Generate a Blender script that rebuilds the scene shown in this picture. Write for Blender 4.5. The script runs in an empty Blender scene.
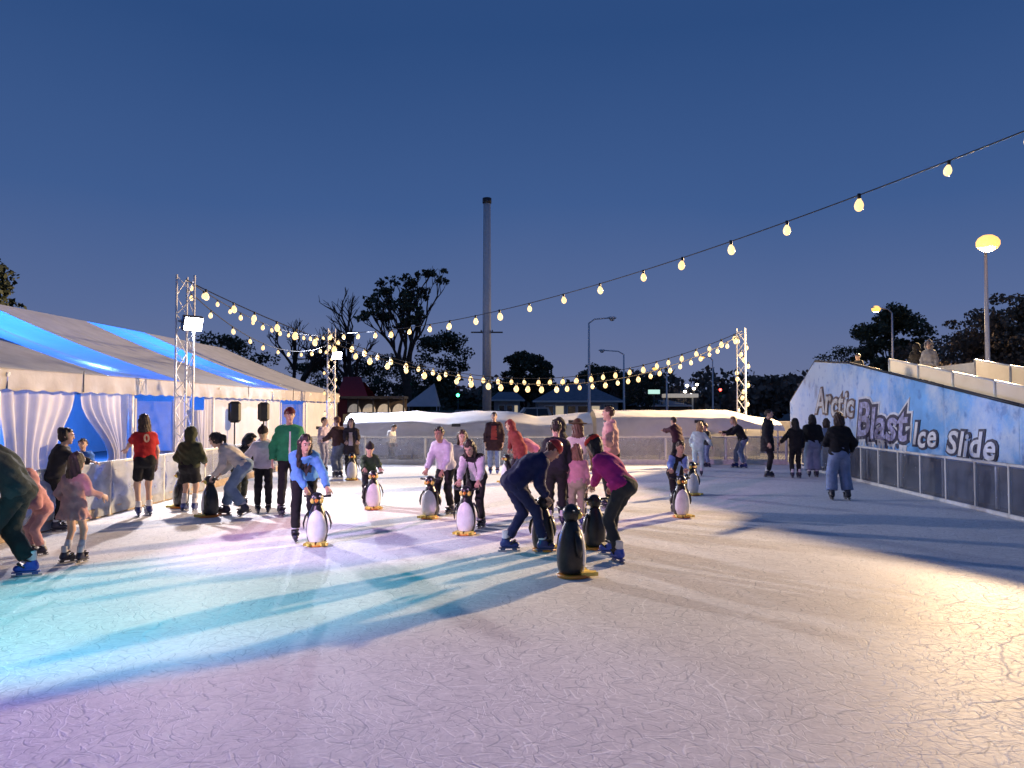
import bpy, math, random
import numpy as np
from mathutils import Vector, Matrix
random.seed(7); rng = np.random.default_rng(7)
PI = math.pi
R = math.radians
scene = bpy.context.scene
COL = scene.collection

# ------------------------------------------------------------------ camera
FPX = 773.0; CAMH = 1.75; PITCH = math.atan(26/FPX)
cam = bpy.data.cameras.new('camera'); camo = bpy.data.objects.new('camera', cam); COL.objects.link(camo)
cam.sensor_width = 36; cam.lens = FPX/1024*36; cam.clip_start = .05; cam.clip_end = 2000
camo.location = (0, 0, CAMH); camo.rotation_euler = (PI/2+PITCH, 0, 0)
scene.camera = camo

# ------------------------------------------------------------------ world (dusk sky)
W = bpy.data.worlds.new('World'); scene.world = W; W.use_nodes = True
nt = W.node_tree; nt.nodes.clear()
tc = nt.nodes.new('ShaderNodeTexCoord'); sx = nt.nodes.new('ShaderNodeSeparateXYZ')
ramp = nt.nodes.new('ShaderNodeValToRGB'); bg = nt.nodes.new('ShaderNodeBackground'); ow = nt.nodes.new('ShaderNodeOutputWorld')
nz = nt.nodes.new('ShaderNodeTexNoise'); nz.inputs['Scale'].default_value = 2.2; nz.inputs['Detail'].default_value = 4
mad = nt.nodes.new('ShaderNodeMath'); mad.operation = 'MULTIPLY_ADD'; mad.inputs[1].default_value = .08
nt.links.new(tc.outputs['Generated'], sx.inputs[0]); nt.links.new(tc.outputs['Generated'], nz.inputs['Vector'])
nt.links.new(nz.outputs['Fac'], mad.inputs[0]); nt.links.new(sx.outputs['Z'], mad.inputs[2])
nt.links.new(mad.outputs[0], ramp.inputs[0])
SKY = [(0.0, (.190, .205, .320)), (.065, (.150, .180, .320)), (.16, (.098, .148, .315)), (.29, (.050, .108, .278)), (.48, (.026, .073, .214)), (1.0, (.022, .060, .180))]
els = ramp.color_ramp.elements
while len(els) < len(SKY): els.new(.5)
for e, (p, c) in zip(els, SKY): e.position = p; e.color = (*c, 1)
nt.links.new(ramp.outputs[0], bg.inputs[0]); bg.inputs[1].default_value = 1.0
nt.links.new(bg.outputs[0], ow.inputs[0])

vs = scene.view_settings; vs.view_transform = 'Standard'; vs.look = 'None'; vs.exposure = 0; vs.gamma = 1; vs.use_curve_mapping = False
cy = scene.cycles
cy.use_denoising = True; cy.max_bounces = 6; cy.diffuse_bounces = 2; cy.glossy_bounces = 3; cy.transmission_bounces = 4; cy.transparent_max_bounces = 12
cy.caustics_reflective = False; cy.caustics_refractive = False; cy.sample_clamp_indirect = 2.0

# lamps that light the rink: (name, power, colour); placed by their own builders below
POW = dict(street=88000, street_far=6000, flood=2900, flood_far=4600, cyan=1900, pink=4600, violet=900, tent=1500)

# ------------------------------------------------------------------ pixel helpers
def ray(px, py):
    x = (px-512)/FPX; y = (384-py)/FPX
    c, s = math.cos(PITCH), math.sin(PITCH)
    return Vector((x, c-y*s, s+y*c))
def gnd(px, py, z=0.0):
    d = ray(px, py); t = (z-CAMH)/d.z
    return Vector((d.x*t, d.y*t, z))
def at(px, py, Y):
    d = ray(px, py); t = Y/d.y
    return Vector((d.x*t, Y, CAMH+d.z*t))

# ------------------------------------------------------------------ materials
MATS = {}
def mat(name, col, rough=.6, metal=0.0, var=.18, nscale=8.0, bump=.0, bscale=60.0, spec=.5, emis=None, estr=0.0, sample=True, coord='Object'):
    if name in MATS: return MATS[name]
    m = bpy.data.materials.new(name); m.use_nodes = True; MATS[name] = m
    t = m.node_tree; p = t.nodes['Principled BSDF']
    p.inputs['Roughness'].default_value = rough; p.inputs['Metallic'].default_value = metal
    p.inputs['Specular IOR Level'].default_value = spec
    tcn = t.nodes.new('ShaderNodeTexCoord')
    n = t.nodes.new('ShaderNodeTexNoise'); n.inputs['Scale'].default_value = nscale; n.inputs['Detail'].default_value = 5; n.inputs['Roughness'].default_value = .6
    t.links.new(tcn.outputs[coord], n.inputs['Vector'])
    r = t.nodes.new('ShaderNodeValToRGB')
    r.color_ramp.elements[0].position = .3; r.color_ramp.elements[1].position = .7
    r.color_ramp.elements[0].color = (*[max(0, c*(1-var)) for c in col], 1)
    r.color_ramp.elements[1].color = (*[min(1, c*(1+var)) for c in col], 1)
    t.links.new(n.outputs['Fac'], r.inputs[0]); t.links.new(r.outputs[0], p.inputs['Base Color'])
    if bump:
        b = t.nodes.new('ShaderNodeTexNoise'); b.inputs['Scale'].default_value = bscale; b.inputs['Detail'].default_value = 3
        t.links.new(tcn.outputs[coord], b.inputs['Vector'])
        bn = t.nodes.new('ShaderNodeBump'); bn.inputs['Strength'].default_value = bump; bn.inputs['Distance'].default_value = .02
        t.links.new(b.outputs['Fac'], bn.inputs['Height']); t.links.new(bn.outputs[0], p.inputs['Normal'])
    if emis:
        p.inputs['Emission Color'].default_value = (*emis, 1); p.inputs['Emission Strength'].default_value = estr
        if not sample: m.cycles.emission_sampling = 'NONE'
    return m
def fabric(col):
    k = 'fabric_%02x%02x%02x' % tuple(int(min(1, c)*255) for c in [x**.45 for x in col])
    return mat(k, col, rough=.85, var=.22, nscale=7, bump=.35, bscale=28, spec=.25)
def clear(name, tint, opac, rough=.15, col=(.8, .82, .85)):
    if name in MATS: return MATS[name]
    m = bpy.data.materials.new(name); m.use_nodes = True; MATS[name] = m
    t = m.node_tree; p = t.nodes['Principled BSDF']; out = t.nodes['Material Output']
    p.inputs['Base Color'].default_value = (*col, 1); p.inputs['Roughness'].default_value = rough
    tr = t.nodes.new('ShaderNodeBsdfTransparent'); tr.inputs[0].default_value = (*tint, 1)
    mx = t.nodes.new('ShaderNodeMixShader')
    tcn = t.nodes.new('ShaderNodeTexCoord'); n = t.nodes.new('ShaderNodeTexNoise'); n.inputs['Scale'].default_value = 3.5; n.inputs['Detail'].default_value = 6
    t.links.new(tcn.outputs['Object'], n.inputs['Vector'])
    mr = t.nodes.new('ShaderNodeMapRange'); mr.inputs[1].default_value = .3; mr.inputs[2].default_value = .7
    mr.inputs[3].default_value = max(0, opac*.65); mr.inputs[4].default_value = min(1, opac*1.4)
    t.links.new(n.outputs['Fac'], mr.inputs[0]); t.links.new(mr.outputs[0], mx.inputs[0])
    t.links.new(tr.outputs[0], mx.inputs[1]); t.links.new(p.outputs[0], mx.inputs[2]); t.links.new(mx.outputs[0], out.inputs[0])
    return m
def canvas(name, col, transl, var=.1, bump=.25):
    if name in MATS: return MATS[name]
    m = mat(name, col, rough=.65, var=var, nscale=2.2, bump=bump, bscale=5)
    t = m.node_tree; p = t.nodes['Principled BSDF']; out = t.nodes['Material Output']
    tl = t.nodes.new('ShaderNodeBsdfTranslucent'); tl.inputs[0].default_value = (*[min(1, c*1.1) for c in col], 1)
    mx = t.nodes.new('ShaderNodeMixShader'); mx.inputs[0].default_value = transl
    t.links.new(p.outputs[0], mx.inputs[1]); t.links.new(tl.outputs[0], mx.inputs[2]); t.links.new(mx.outputs[0], out.inputs[0])
    return m

# ------------------------------------------------------------------ object helpers
def tag(o, label=None, cat=None, group=None, kind=None):
    if label: o['label'] = label
    if cat: o['category'] = cat
    if group: o['group'] = group
    if kind: o['kind'] = kind
    return o
def empty(name, loc=(0, 0, 0), rz=0.0, **k):
    o = bpy.data.objects.new(name, None); COL.objects.link(o); o.location = loc; o.rotation_euler = (0, 0, rz); o.empty_display_size = .1
    return tag(o, **k)
def link(name, me, parent=None, loc=None, **k):
    o = bpy.data.objects.new(name, me); COL.objects.link(o)
    if parent: o.parent = parent
    if loc is not None: o.location = loc
    return tag(o, **k)
def copy_tree(o, parent=None):
    c = o.copy(); COL.objects.link(c); c.parent = parent
    for ch in o.children: copy_tree(ch, c)
    return c
def frame(d, up=Vector((0, 0, 1))):
    d = d.normalized(); a = d.cross(up)
    if a.length < 1e-4: a = d.cross(Vector((0, 1, 0)))
    a.normalize(); b = a.cross(d); return a, b, d

class MB:
    def __init__(s): s.v = []; s.f = []; s.m = []; s.sm = []
    def add(s, vs, fs, mi=0, smooth=False):
        k = len(s.v); s.v += [tuple(v) for v in vs]
        for f in fs: s.f.append([i+k for i in f]); s.m.append(mi); s.sm.append(smooth)
    def box(s, c, size, M=None, mi=0, bev=0.0):
        c = Vector(c); h = Vector(size)/2; M = M or Matrix.Identity(3)
        if bev <= 0:
            vs = [c+M@Vector((x*h.x, y*h.y, z*h.z)) for x in (-1, 1) for y in (-1, 1) for z in (-1, 1)]
            s.add(vs, [(0, 1, 3, 2), (4, 6, 7, 5), (0, 4, 5, 1), (2, 3, 7, 6), (0, 2, 6, 4), (1, 5, 7, 3)], mi)
        else:
            vs = []
            for zz, ins in ((-1, 1), (-1, 0), (1, 0), (1, 1)):
                z = zz*h.z if ins else zz*(h.z-bev)
                a, b = (h.x-bev, h.y-bev) if ins else (h.x, h.y)
                q = bev*.6 if ins else bev
                for x, y in ((a, b-q), (a-q, b), (-a+q, b), (-a, b-q), (-a, -b+q), (-a+q, -b), (a-q, -b), (a, -b+q)):
                    vs.append(c+M@Vector((x, y, z)))
            fs = [tuple(range(7, -1, -1)), tuple(range(24, 32))]
            for k in range(3):
                for j in range(8): fs.append((k*8+j, k*8+(j+1) % 8, (k+1)*8+(j+1) % 8, (k+1)*8+j))
            s.add(vs, fs, mi)
    def tube(s, pts, rad, n=8, mi=0, flat=1.0, upv=None, cap=True):
        pts = [Vector(p) for p in pts]
        if not hasattr(rad, '__len__'): rad = [rad]*len(pts)
        vs = []; pa = None
        for i, p in enumerate(pts):
            d = pts[min(i+1, len(pts)-1)]-pts[max(i-1, 0)]
            if pa is None:
                a, b, _ = frame(d, upv or Vector((0, 0, 1)))
            else:
                dn = d.normalized(); a = pa-dn*pa.dot(dn)
                if a.length < 1e-5: a, _, _ = frame(d)
                a.normalize(); b = a.cross(dn)
            pa = a
            for k in range(n):
                t = 2*PI*k/n; vs.append(p+a*math.cos(t)*rad[i]+b*math.sin(t)*rad[i]*flat)
        fs = []
        for i in range(len(pts)-1):
            for k in range(n): fs.append((i*n+k, i*n+(k+1) % n, (i+1)*n+(k+1) % n, (i+1)*n+k))
        s.add(vs, fs, mi, True)
        if cap: s.add([], [], mi); k0 = len(s.v)-len(vs); s.f.append([k0+k for k in range(n)][::-1]); s.m.append(mi); s.sm.append(False); s.f.append([k0+(len(pts)-1)*n+k for k in range(n)]); s.m.append(mi); s.sm.append(False)
    def ball(s, c, r, M=None, nu=10, nv=7, mi=0):
        c = Vector(c); r = Vector(r) if hasattr(r, '__len__') else Vector((r, r, r)); M = M or Matrix.Identity(3)
        vs = [c+M@Vector((0, 0, r.z))]
        for i in range(1, nv):
            a = PI*i/nv
            for k in range(nu):
                t = 2*PI*k/nu; vs.append(c+M@Vector((r.x*math.sin(a)*math.cos(t), r.y*math.sin(a)*math.sin(t), r.z*math.cos(a))))
        vs.append(c-M@Vector((0, 0, r.z)))
        fs = [(0, 1+k, 1+(k+1) % nu) for k in range(nu)]
        for i in range(nv-2):
            for k in range(nu): fs.append((1+i*nu+k, 1+(i+1)*nu+k, 1+(i+1)*nu+(k+1) % nu, 1+i*nu+(k+1) % nu))
        e = len(vs)-1; fs += [(e, 1+(nv-2)*nu+(k+1) % nu, 1+(nv-2)*nu+k) for k in range(nu)]
        s.add(vs, fs, mi, True)
    def lathe(s, prof, c=(0, 0, 0), n=20, mi=0, sx=1, sy=1):
        c = Vector(c); vs = []
        for r, z in prof:
            for k in range(n): t = 2*PI*k/n; vs.append(c+Vector((r*math.cos(t)*sx, r*math.sin(t)*sy, z)))
        fs = []
        for i in range(len(prof)-1):
            for k in range(n): fs.append((i*n+k, i*n+(k+1) % n, (i+1)*n+(k+1) % n, (i+1)*n+k))
        s.add(vs, fs, mi, True)
        k0 = len(s.v)-len(vs)
        for ring, rev in ((0, True), (len(prof)-1, False)):
            f = [k0+ring*n+k for k in range(n)]; s.f.append(f[::-1] if rev else f); s.m.append(mi); s.sm.append(False)
    def grid(s, fn, nu, nv, mi=0, smooth=True):
        vs = [fn(i/nu, j/nv) for i in range(nu+1) for j in range(nv+1)]
        fs = [(i*(nv+1)+j, (i+1)*(nv+1)+j, (i+1)*(nv+1)+j+1, i*(nv+1)+j+1) for i in range(nu) for j in range(nv)]
        s.add(vs, fs, mi, smooth)
    def prism(s, poly, ax, thick, org=(0, 0, 0), mi=0):
        """poly: 2D points mapped by ax=(u, v, w) vectors, extruded along w by thick"""
        u, v, w = [Vector(a) for a in ax]; o = Vector(org); n = len(poly)
        vs = [o+u*a+v*b for a, b in poly]+[o+u*a+v*b+w*thick for a, b in poly]
        s.add(vs, [tuple(range(n))[::-1], tuple(range(n, 2*n))]+[(k, (k+1) % n, n+(k+1) % n, n+k) for k in range(n)], mi)
    def mesh(s, name, mats):
        me = bpy.data.meshes.new(name); me.from_pydata(s.v, [], s.f)
        for m in (mats if isinstance(mats, (list, tuple)) else [mats]): me.materials.append(m)
        me.polygons.foreach_set('material_index', s.m); me.polygons.foreach_set('use_smooth', s.sm); me.update()
        return me
    def build(s, name, mats, parent=None, **k): return link(name, s.mesh(name, mats), parent, **k)

def np_mesh(name, V, F, mats, mi=None, smooth=True):
    me = bpy.data.meshes.new(name); nf, kk = F.shape
    me.vertices.add(len(V)); me.vertices.foreach_set('co', np.ascontiguousarray(V, np.float32).ravel())
    me.loops.add(nf*kk); me.loops.foreach_set('vertex_index', np.ascontiguousarray(F, np.int32).ravel())
    me.polygons.add(nf); me.polygons.foreach_set('loop_start', np.arange(0, nf*kk, kk, dtype=np.int32))
    me.polygons.foreach_set('use_smooth', np.full(nf, smooth, bool))
    for m in (mats if isinstance(mats, (list, tuple)) else [mats]): me.materials.append(m)
    if mi is not None: me.polygons.foreach_set('material_index', np.asarray(mi, np.int32))
    me.update(calc_edges=True); me.validate()
    return me

# common materials
M_alu = mat('aluminium', (.84, .84, .85), rough=.4, metal=.15, var=.12, nscale=20)
M_white = mat('white_paint', (.72, .71, .68), rough=.5, var=.08)
M_black = mat('black_plastic', (.012, .012, .013), rough=.45, var=.3)
M_dark = mat('dark_metal', (.05, .05, .055), rough=.5, metal=.4)
M_steel = mat('steel', (.5, .5, .52), rough=.25, metal=1)
M_bulb = mat('bulb_glass', (.5, .42, .3), rough=.2, emis=(1, .62, .24), estr=1.75, sample=False)
M_bulb_w = mat('bulb_glass_white', (.5, .46, .36), rough=.2, emis=(1, .70, .30), estr=1.6, sample=False)
M_led = mat('led_lens', (.9, .9, .9), rough=.2, emis=(.80, .84, 1), estr=60, sample=False)
M_sodium = mat('sodium_lens', (.9, .8, .6), rough=.2, emis=(1, .50, .09), estr=1.75, sample=False)

# ================================================================== SETTING
def ice_material():
    m = bpy.data.materials.new('scratched_ice'); m.use_nodes = True; t = m.node_tree; N = t.nodes; L = t.links
    p = N['Principled BSDF']
    tcn = N.new('ShaderNodeTexCoord')
    def math_(op, a, b=None, c=None, clamp=False):
        n = N.new('ShaderNodeMath'); n.operation = op; n.use_clamp = clamp
        for i, v in enumerate((a, b, c)):
            if v is None: continue
            if isinstance(v, (int, float)): n.inputs[i].default_value = v
            else: L.new(v, n.inputs[i])
        return n.outputs[0]
    # gentle warp so that no stroke is straight
    wn = N.new('ShaderNodeTexNoise'); wn.inputs['Scale'].default_value = 1.7; wn.inputs['Detail'].default_value = 2
    L.new(tcn.outputs['Object'], wn.inputs['Vector'])
    warp = N.new('ShaderNodeVectorMath'); warp.operation = 'MULTIPLY_ADD'; warp.inputs[1].default_value = (.35, .35, 0)
    L.new(wn.outputs['Color'], warp.inputs[0]); L.new(tcn.outputs['Object'], warp.inputs[2])
    def stroke(scale, off, width, length, curl):
        mp = N.new('ShaderNodeMapping'); mp.inputs['Location'].default_value = (*off, 0); mp.inputs['Scale'].default_value = (scale, scale, 0)
        mp.inputs['Rotation'].default_value = (0, 0, off[0])
        L.new(warp.outputs[0], mp.inputs['Vector'])
        v = N.new('ShaderNodeTexVoronoi'); v.voronoi_dimensions = '2D'; v.inputs['Scale'].default_value = 1; L.new(mp.outputs[0], v.inputs['Vector'])
        d = N.new('ShaderNodeVectorMath'); d.operation = 'SUBTRACT'; L.new(mp.outputs[0], d.inputs[0]); L.new(v.outputs['Position'], d.inputs[1])
        sc = N.new('ShaderNodeSeparateColor'); L.new(v.outputs['Color'], sc.inputs[0])
        rot = N.new('ShaderNodeVectorRotate'); rot.rotation_type = 'Z_AXIS'; L.new(d.outputs[0], rot.inputs['Vector']); L.new(math_('MULTIPLY', sc.outputs[0], 6.283), rot.inputs['Angle'])
        xy = N.new('ShaderNodeSeparateXYZ'); L.new(rot.outputs[0], xy.inputs[0])
        k = math_('MULTIPLY', math_('SUBTRACT', sc.outputs[1], .5), curl*2)
        q = math_('MULTIPLY', math_('MULTIPLY', xy.outputs[0], xy.outputs[0]), k)
        dist = math_('ABSOLUTE', math_('SUBTRACT', xy.outputs[1], q))
        line = math_('SUBTRACT', 1, math_('DIVIDE', dist, width), clamp=True)
        end = math_('SUBTRACT', 1, math_('DIVIDE', math_('ABSOLUTE', xy.outputs[0]), length), clamp=True)
        end = math_('MULTIPLY', end, 3, clamp=True)
        amp = math_('MULTIPLY_ADD', sc.outputs[2], .8, .2)
        return math_('MULTIPLY', math_('MULTIPLY', line, end), amp)
    fine = [stroke(6.1, (.3, 4.1), .055, .70, .8), stroke(7.3, (1.7, 9.2), .06, .70, .7), stroke(9.1, (2.6, 1.3), .065, .70, .9), stroke(5.2, (4.9, 3.3), .042, .70, .6), stroke(10.7, (5.6, 7.7), .07, .70, .8), stroke(12.3, (.8, 6.1), .075, .70, .9)]
    long_ = [stroke(.45, (1.4, 2.9), .006, .6, .6), stroke(1.1, (.9, 2.2), .014, .6, .7), stroke(1.9, (3.1, 5.2), .016, .6, .8), stroke(2.7, (2.2, 8.4), .020, .6, .9)]
    def total(ls):
        a = ls[0]
        for b in ls[1:]: a = math_('ADD', a, b)
        return a
    F_ = total(fine); G_ = total(long_)
    pale = math_('ADD', total([fine[0], fine[2], fine[4]]), math_('MULTIPLY', total(long_[:3]), 1.0), clamp=True)
    dark = math_('ADD', total([fine[1], fine[3], fine[5]]), math_('MULTIPLY', long_[3], .7), clamp=True)
    big = N.new('ShaderNodeTexNoise'); big.inputs['Scale'].default_value = .55; big.inputs['Detail'].default_value = 6; big.inputs['Roughness'].default_value = .65
    L.new(tcn.outputs['Object'], big.inputs['Vector'])
    base = N.new('ShaderNodeValToRGB'); base.color_ramp.elements[0].position = .3; base.color_ramp.elements[1].position = .72
    base.color_ramp.elements[0].color = (.64, .64, .655, 1); base.color_ramp.elements[1].color = (.79, .785, .785, 1)
    mott = N.new('ShaderNodeTexNoise'); mott.inputs['Scale'].default_value = 16; mott.inputs['Detail'].default_value = 5; mott.inputs['Distortion'].default_value = 1.2; L.new(tcn.outputs['Object'], mott.inputs['Vector'])
    L.new(math_('MULTIPLY_ADD', math_('SUBTRACT', mott.outputs['Fac'], .5), .9, big.outputs['Fac']), base.inputs[0])
    m1 = N.new('ShaderNodeMixRGB'); m1.inputs[2].default_value = (.92, .93, .94, 1); L.new(math_('MULTIPLY', pale, .8), m1.inputs[0]); L.new(base.outputs[0], m1.inputs[1])
    m2 = N.new('ShaderNodeMixRGB'); m2.inputs[2].default_value = (.36, .38, .42, 1); L.new(math_('MULTIPLY', dark, .72), m2.inputs[0]); L.new(m1.outputs[0], m2.inputs[1])
    L.new(m2.outputs[0], p.inputs['Base Color'])
    mid = N.new('ShaderNodeTexNoise'); mid.inputs['Scale'].default_value = 26; mid.inputs['Detail'].default_value = 5; L.new(tcn.outputs['Object'], mid.inputs['Vector'])
    rr = math_('ADD', .46, math_('MULTIPLY', pale, .25)); rr = math_('ADD', rr, math_('MULTIPLY', mid.outputs['Fac'], .16))
    L.new(rr, p.inputs['Roughness']); p.inputs['IOR'].default_value = 1.31; p.inputs['Specular IOR Level'].default_value = .035
    h = math_('SUBTRACT', math_('MULTIPLY', mid.outputs['Fac'], 1.1), math_('MULTIPLY', dark, .8)); h = math_('ADD', h, math_('MULTIPLY', pale, .7))
    bn = N.new('ShaderNodeBump'); bn.inputs['Strength'].default_value = .22; bn.inputs['Distance'].default_value = .007
    L.new(h, bn.inputs['Height']); L.new(bn.outputs[0], p.inputs['Normal'])
    return m

def rx(Y): return 8.04+.066*(Y-12.3)         # right barrier line
LX = -6.72; FY = 24.9                        # left barrier, far barrier

b = MB(); b.add([(-400, -60, -.08), (400, -60, -.08), (400, 700, -.08), (-400, 700, -.08)], [(0, 1, 2, 3)])
b.build('ground', mat('ground_asphalt', (.05, .05, .052), rough=.85, var=.35, nscale=.4, bump=.3, bscale=30), kind='structure')
b = MB(); b.add([(-60, 48, -.07), (-60, 260, -.07), (-3, 260, -.07), (-3, 48, -.07)][::-1], [(0, 1, 2, 3)])
b.build('lawn', mat('dull_grass', (.05, .06, .025), rough=.95, var=.4, nscale=.8), kind='structure')
b = MB(); b.prism([(LX, -9), (rx(-9), -9), (rx(FY), FY), (LX, FY)], ((1, 0, 0), (0, 1, 0), (0, 0, 1)), .07, (0, 0, -.07))
b.build('ice_rink', ice_material(), kind='structure')
b = MB(); b.box((-12.6, 13, -.05), (11.4, 42, .05))
b.build('tent_floor', mat('matting', (.16, .15, .15), rough=.9, var=.25, nscale=3), kind='structure')

# ------------------------------------------------------------------ barriers
M_panel = clear('scuffed_acrylic', (.82, .84, .86), .30, rough=.25, col=(.55, .56, .60))
M_panelD = clear('dusky_acrylic', (.84, .86, .90), .13, rough=.12, col=(.45, .47, .54))
M_wrap = clear('plastic_wrap', (.80, .86, .95), .48, rough=.22, col=(.62, .68, .80))
M_rail = mat('pale_rail', (.66, .64, .60), rough=.45, var=.12)
M_timber = mat('kick_timber', (.36, .27, .19), rough=.8, var=.3, nscale=14)
P_cache = {}
def barrier(name, A, B, n, H, label, panelmat, postw=.06, kick=M_rail, wrap=(), kh=.16):
    A = Vector((A[0], A[1], 0)); B = Vector((B[0], B[1], 0)); d = (B-A); Lw = d.length/n; ang = math.atan2(d.y, d.x)
    root = empty(name, A, ang, label=label, cat='barrier', group='barriers round the rink')
    pb = MB(); pb.box((0, 0, H/2), (postw, postw, H), bev=.008); pme = pb.mesh('post', M_rail)
    gb = MB(); gb.box((Lw/2, 0, (H-.05+kh)/2), (Lw-postw-.006, .012, H-.05-kh)); gme = gb.mesh('panel', panelmat)
    tb = MB(); tb.box((Lw/2, 0, H-.02), (Lw-postw-.004, .05, .05), bev=.01); tme = tb.mesh('top_rail', M_rail)
    kb = MB(); kb.box((Lw/2, 0, kh/2), (Lw-postw-.004, .05, kh), bev=.01); kme = kb.mesh('kick_board', kick)
    wb = MB()
    wb.grid(lambda u, v: (u*(Lw-postw)+postw/2, -.035-.012*math.sin(u*23+v*4)-.014*math.sin(u*9-v*11)-.008*math.sin(v*27+u*15), .03+v*(H-.02)), 34, 16)
    wme = wb.mesh('plastic_wrap', M_wrap)
    for i in range(n+1): link('post', pme, root, (i*Lw, 0, 0))
    for i in range(n):
        link('panel', gme, root, (i*Lw, 0, 0)); link('top_rail', tme, root, (i*Lw, 0, 0)); link('kick_board', kme, root, (i*Lw, 0, 0))
        if i in wrap: link('plastic_wrap', wme, root, (i*Lw, 0, 0))
    return root
barrier('rink_barrier', (LX, -3.0), (LX, FY), 14, .90, 'rink barrier with pale rail running beside the white marquee', M_panel, kick=M_timber, wrap=(7, 8, 9))
barrier('rink_barrier', (LX+.05, FY+.03), (rx(FY)-.05, FY+.03), 8, .90, 'low clear panel barrier across the far end of the ice', M_panel)
barrier('rink_barrier', (rx(FY), FY+.1), (rx(-3), -3), 27, .88, 'dark see-through panel barrier along the foot of the blue slide', M_panelD, postw=.045, kh=.07)

# ------------------------------------------------------------------ marquee
def E(Y, inn=0.0, z=2.38):
    return Vector((-7.45-.036*(33-Y)-inn, Y+.036*inn, z))
tent = empty('marquee', E(16.5, 0, 0), label='long white marquee with blue lit roof strips beside the ice', cat='marquee')
TI = tent.location
class TB(MB):
    def build(s, name, mats, parent=None, **k):
        o = MB.build(s, name, mats, parent, **k); o.location = -TI; return o
C_roof = canvas('roof_canvas', (.42, .44, .49), .04, var=.15)
C_strip = canvas('translucent_roof', (.74, .76, .80), .92, var=.06, bump=.1)
C_val = canvas('valance_canvas', (.42, .39, .36), .10, var=.14, bump=.6)
C_wall = canvas('wall_canvas', (.54, .53, .52), .12, var=.1)
C_curt = canvas('sheer_curtain', (.66, .65, .65), .14, var=.08)
HW = 5.0; HZ = 4.38; EZ = 2.38
def roofpt(Y, u):  # u 0 eave .. 1 ridge
    q = E(Y, -.12+u*(HW+.12), EZ+.04+(HZ-EZ)*u-.10*math.sin(PI*u)); return q
cuts = [3.8, 9.6, 15.3, 18.5, 23.0, 26.4, 33.0]
for i in range(len(cuts)-1):
    y0, y1 = cuts[i]+.012, cuts[i+1]-.012
    strip = i in (2, 4)
    t_ = TB()
    t_.grid(lambda u, v: roofpt(y0+(y1-y0)*v, u)+Vector((0, 0, -.05*math.sin(PI*v)*math.sin(PI*u))), 12, 8)
    t_.build('roof_strip' if strip else 'roof_panel', C_strip if strip else C_roof, tent)
t_ = TB(); t_.grid(lambda u, v: E(3.8+29.2*v, HW+HW*u, HZ+.03-(HZ-EZ)*u-.1*math.sin(PI*u)), 8, 8)
t_.build('roof_panel', C_roof, tent)
posts = [4.2, 8.3, 12.4, 16.5, 20.6, 24.7, 28.8, 32.9]
pb = MB(); pb.box((0, 0, EZ/2), (.09, .09, EZ), bev=.01); pme = pb.mesh('post', M_alu)
for Y in posts:
    link('post', pme, tent, E(Y, .08, 0)-TI); link('post', pme, tent, E(Y, 2*HW-.1, 0)-TI)
    t_ = TB(); t_.tube([roofpt(Y, u)-Vector((0, 0, .10)) for u in (0, .25, .5, .75, 1)], .04, n=6); t_.build('rafter', M_alu, tent)
for a, c in zip(posts[:-1], posts[1:]):
    t_ = TB()
    def val(u, v, a=a, c=c):
        q = E(a+(c-a)*u, -.10+.025*math.sin(u*31+a)*v*v, EZ+.05-v*(.34+.03*math.sin(u*PI*9)**2))
        return q
    t_.grid(val, 48, 6); t_.build('valance', C_val, tent)
    t_ = TB(); t_.box(E((a+c)/2, -.112, EZ-.10), (.012, .02, .4)); t_.build('valance_strap', M_dark, tent)
def wallsheet(y0, y1, z0, z1, name='wall_panel', m=C_wall, inn=.10, fold=.02, freq=9.0, gather=None, nu=30):
    t_ = TB()
    def f(u, v):
        z = z0+(z1-z0)*v; Y = y0+(y1-y0)*u
        if gather:  # tied-back curtain: gather = (side, Y_tie, z_tie)
            yt, zt, wt = gather; k = max(0, 1-abs(z-zt)/(1.15 if z > zt else .9)); k = k*k*(3-2*k)
            Y = Y*(1-k)+(yt+(u-.5)*wt)*k
        return E(Y, inn+fold*math.sin(u*freq*2*PI)*(1.3-.5*v)+fold*.5*math.sin(u*freq*5+2), z)
    t_.grid(f, nu, 14); return t_.build(name, m, tent)
wallsheet(4.2, 8.3, .02, 2.2); wallsheet(8.3, 12.25, .02, 2.2, fold=.03)
wallsheet(12.5, 14.5, .05, 2.1, 'curtain', C_curt, fold=.05, freq=6, gather=(13.3, .9, 1.2), nu=60)
wallsheet(14.75, 16.4, .05, 2.1, 'curtain', C_curt, fold=.05, freq=6, gather=(16.0, .8, .5), nu=60)
# bay with clear window
M_vinyl = clear('clear_vinyl', (.9, .93, 1), .10, rough=.08)
def winpane(y0, y1, z0, z1):
    t_ = TB(); t_.grid(lambda u, v: E(y0+(y1-y0)*u, .12+.01*math.sin(u*9+v*7), z0+(z1-z0)*v), 12, 10); w = t_.build('window', M_vinyl, tent)
    for (a, c, z, zz) in ((y0-.05, y0+.04, z0-.05, z1+.05), (y1-.04, y1+.05, z0-.05, z1+.05)):
        f_ = MB(); q = E((a+c)/2, .10, (z+zz)/2); f_.box(q, (.03, c-a, zz-z)); o = f_.build('window_frame', C_wall, w)
winpane(16.7, 18.45, .15, 1.95)
wallsheet(18.5, 19.25, .02, 2.12, fold=.03, freq=3); wallsheet(20.15, 20.55, .02, 2.12, fold=.02, freq=2)
wallsheet(19.3, 20.2, .02, 1.75, 'curtain', C_curt, fold=.06, freq=5, gather=(19.9, .5, .3), nu=50)
wallsheet(20.65, 24.65, .02, 2.15, fold=.012, freq=5)
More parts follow.
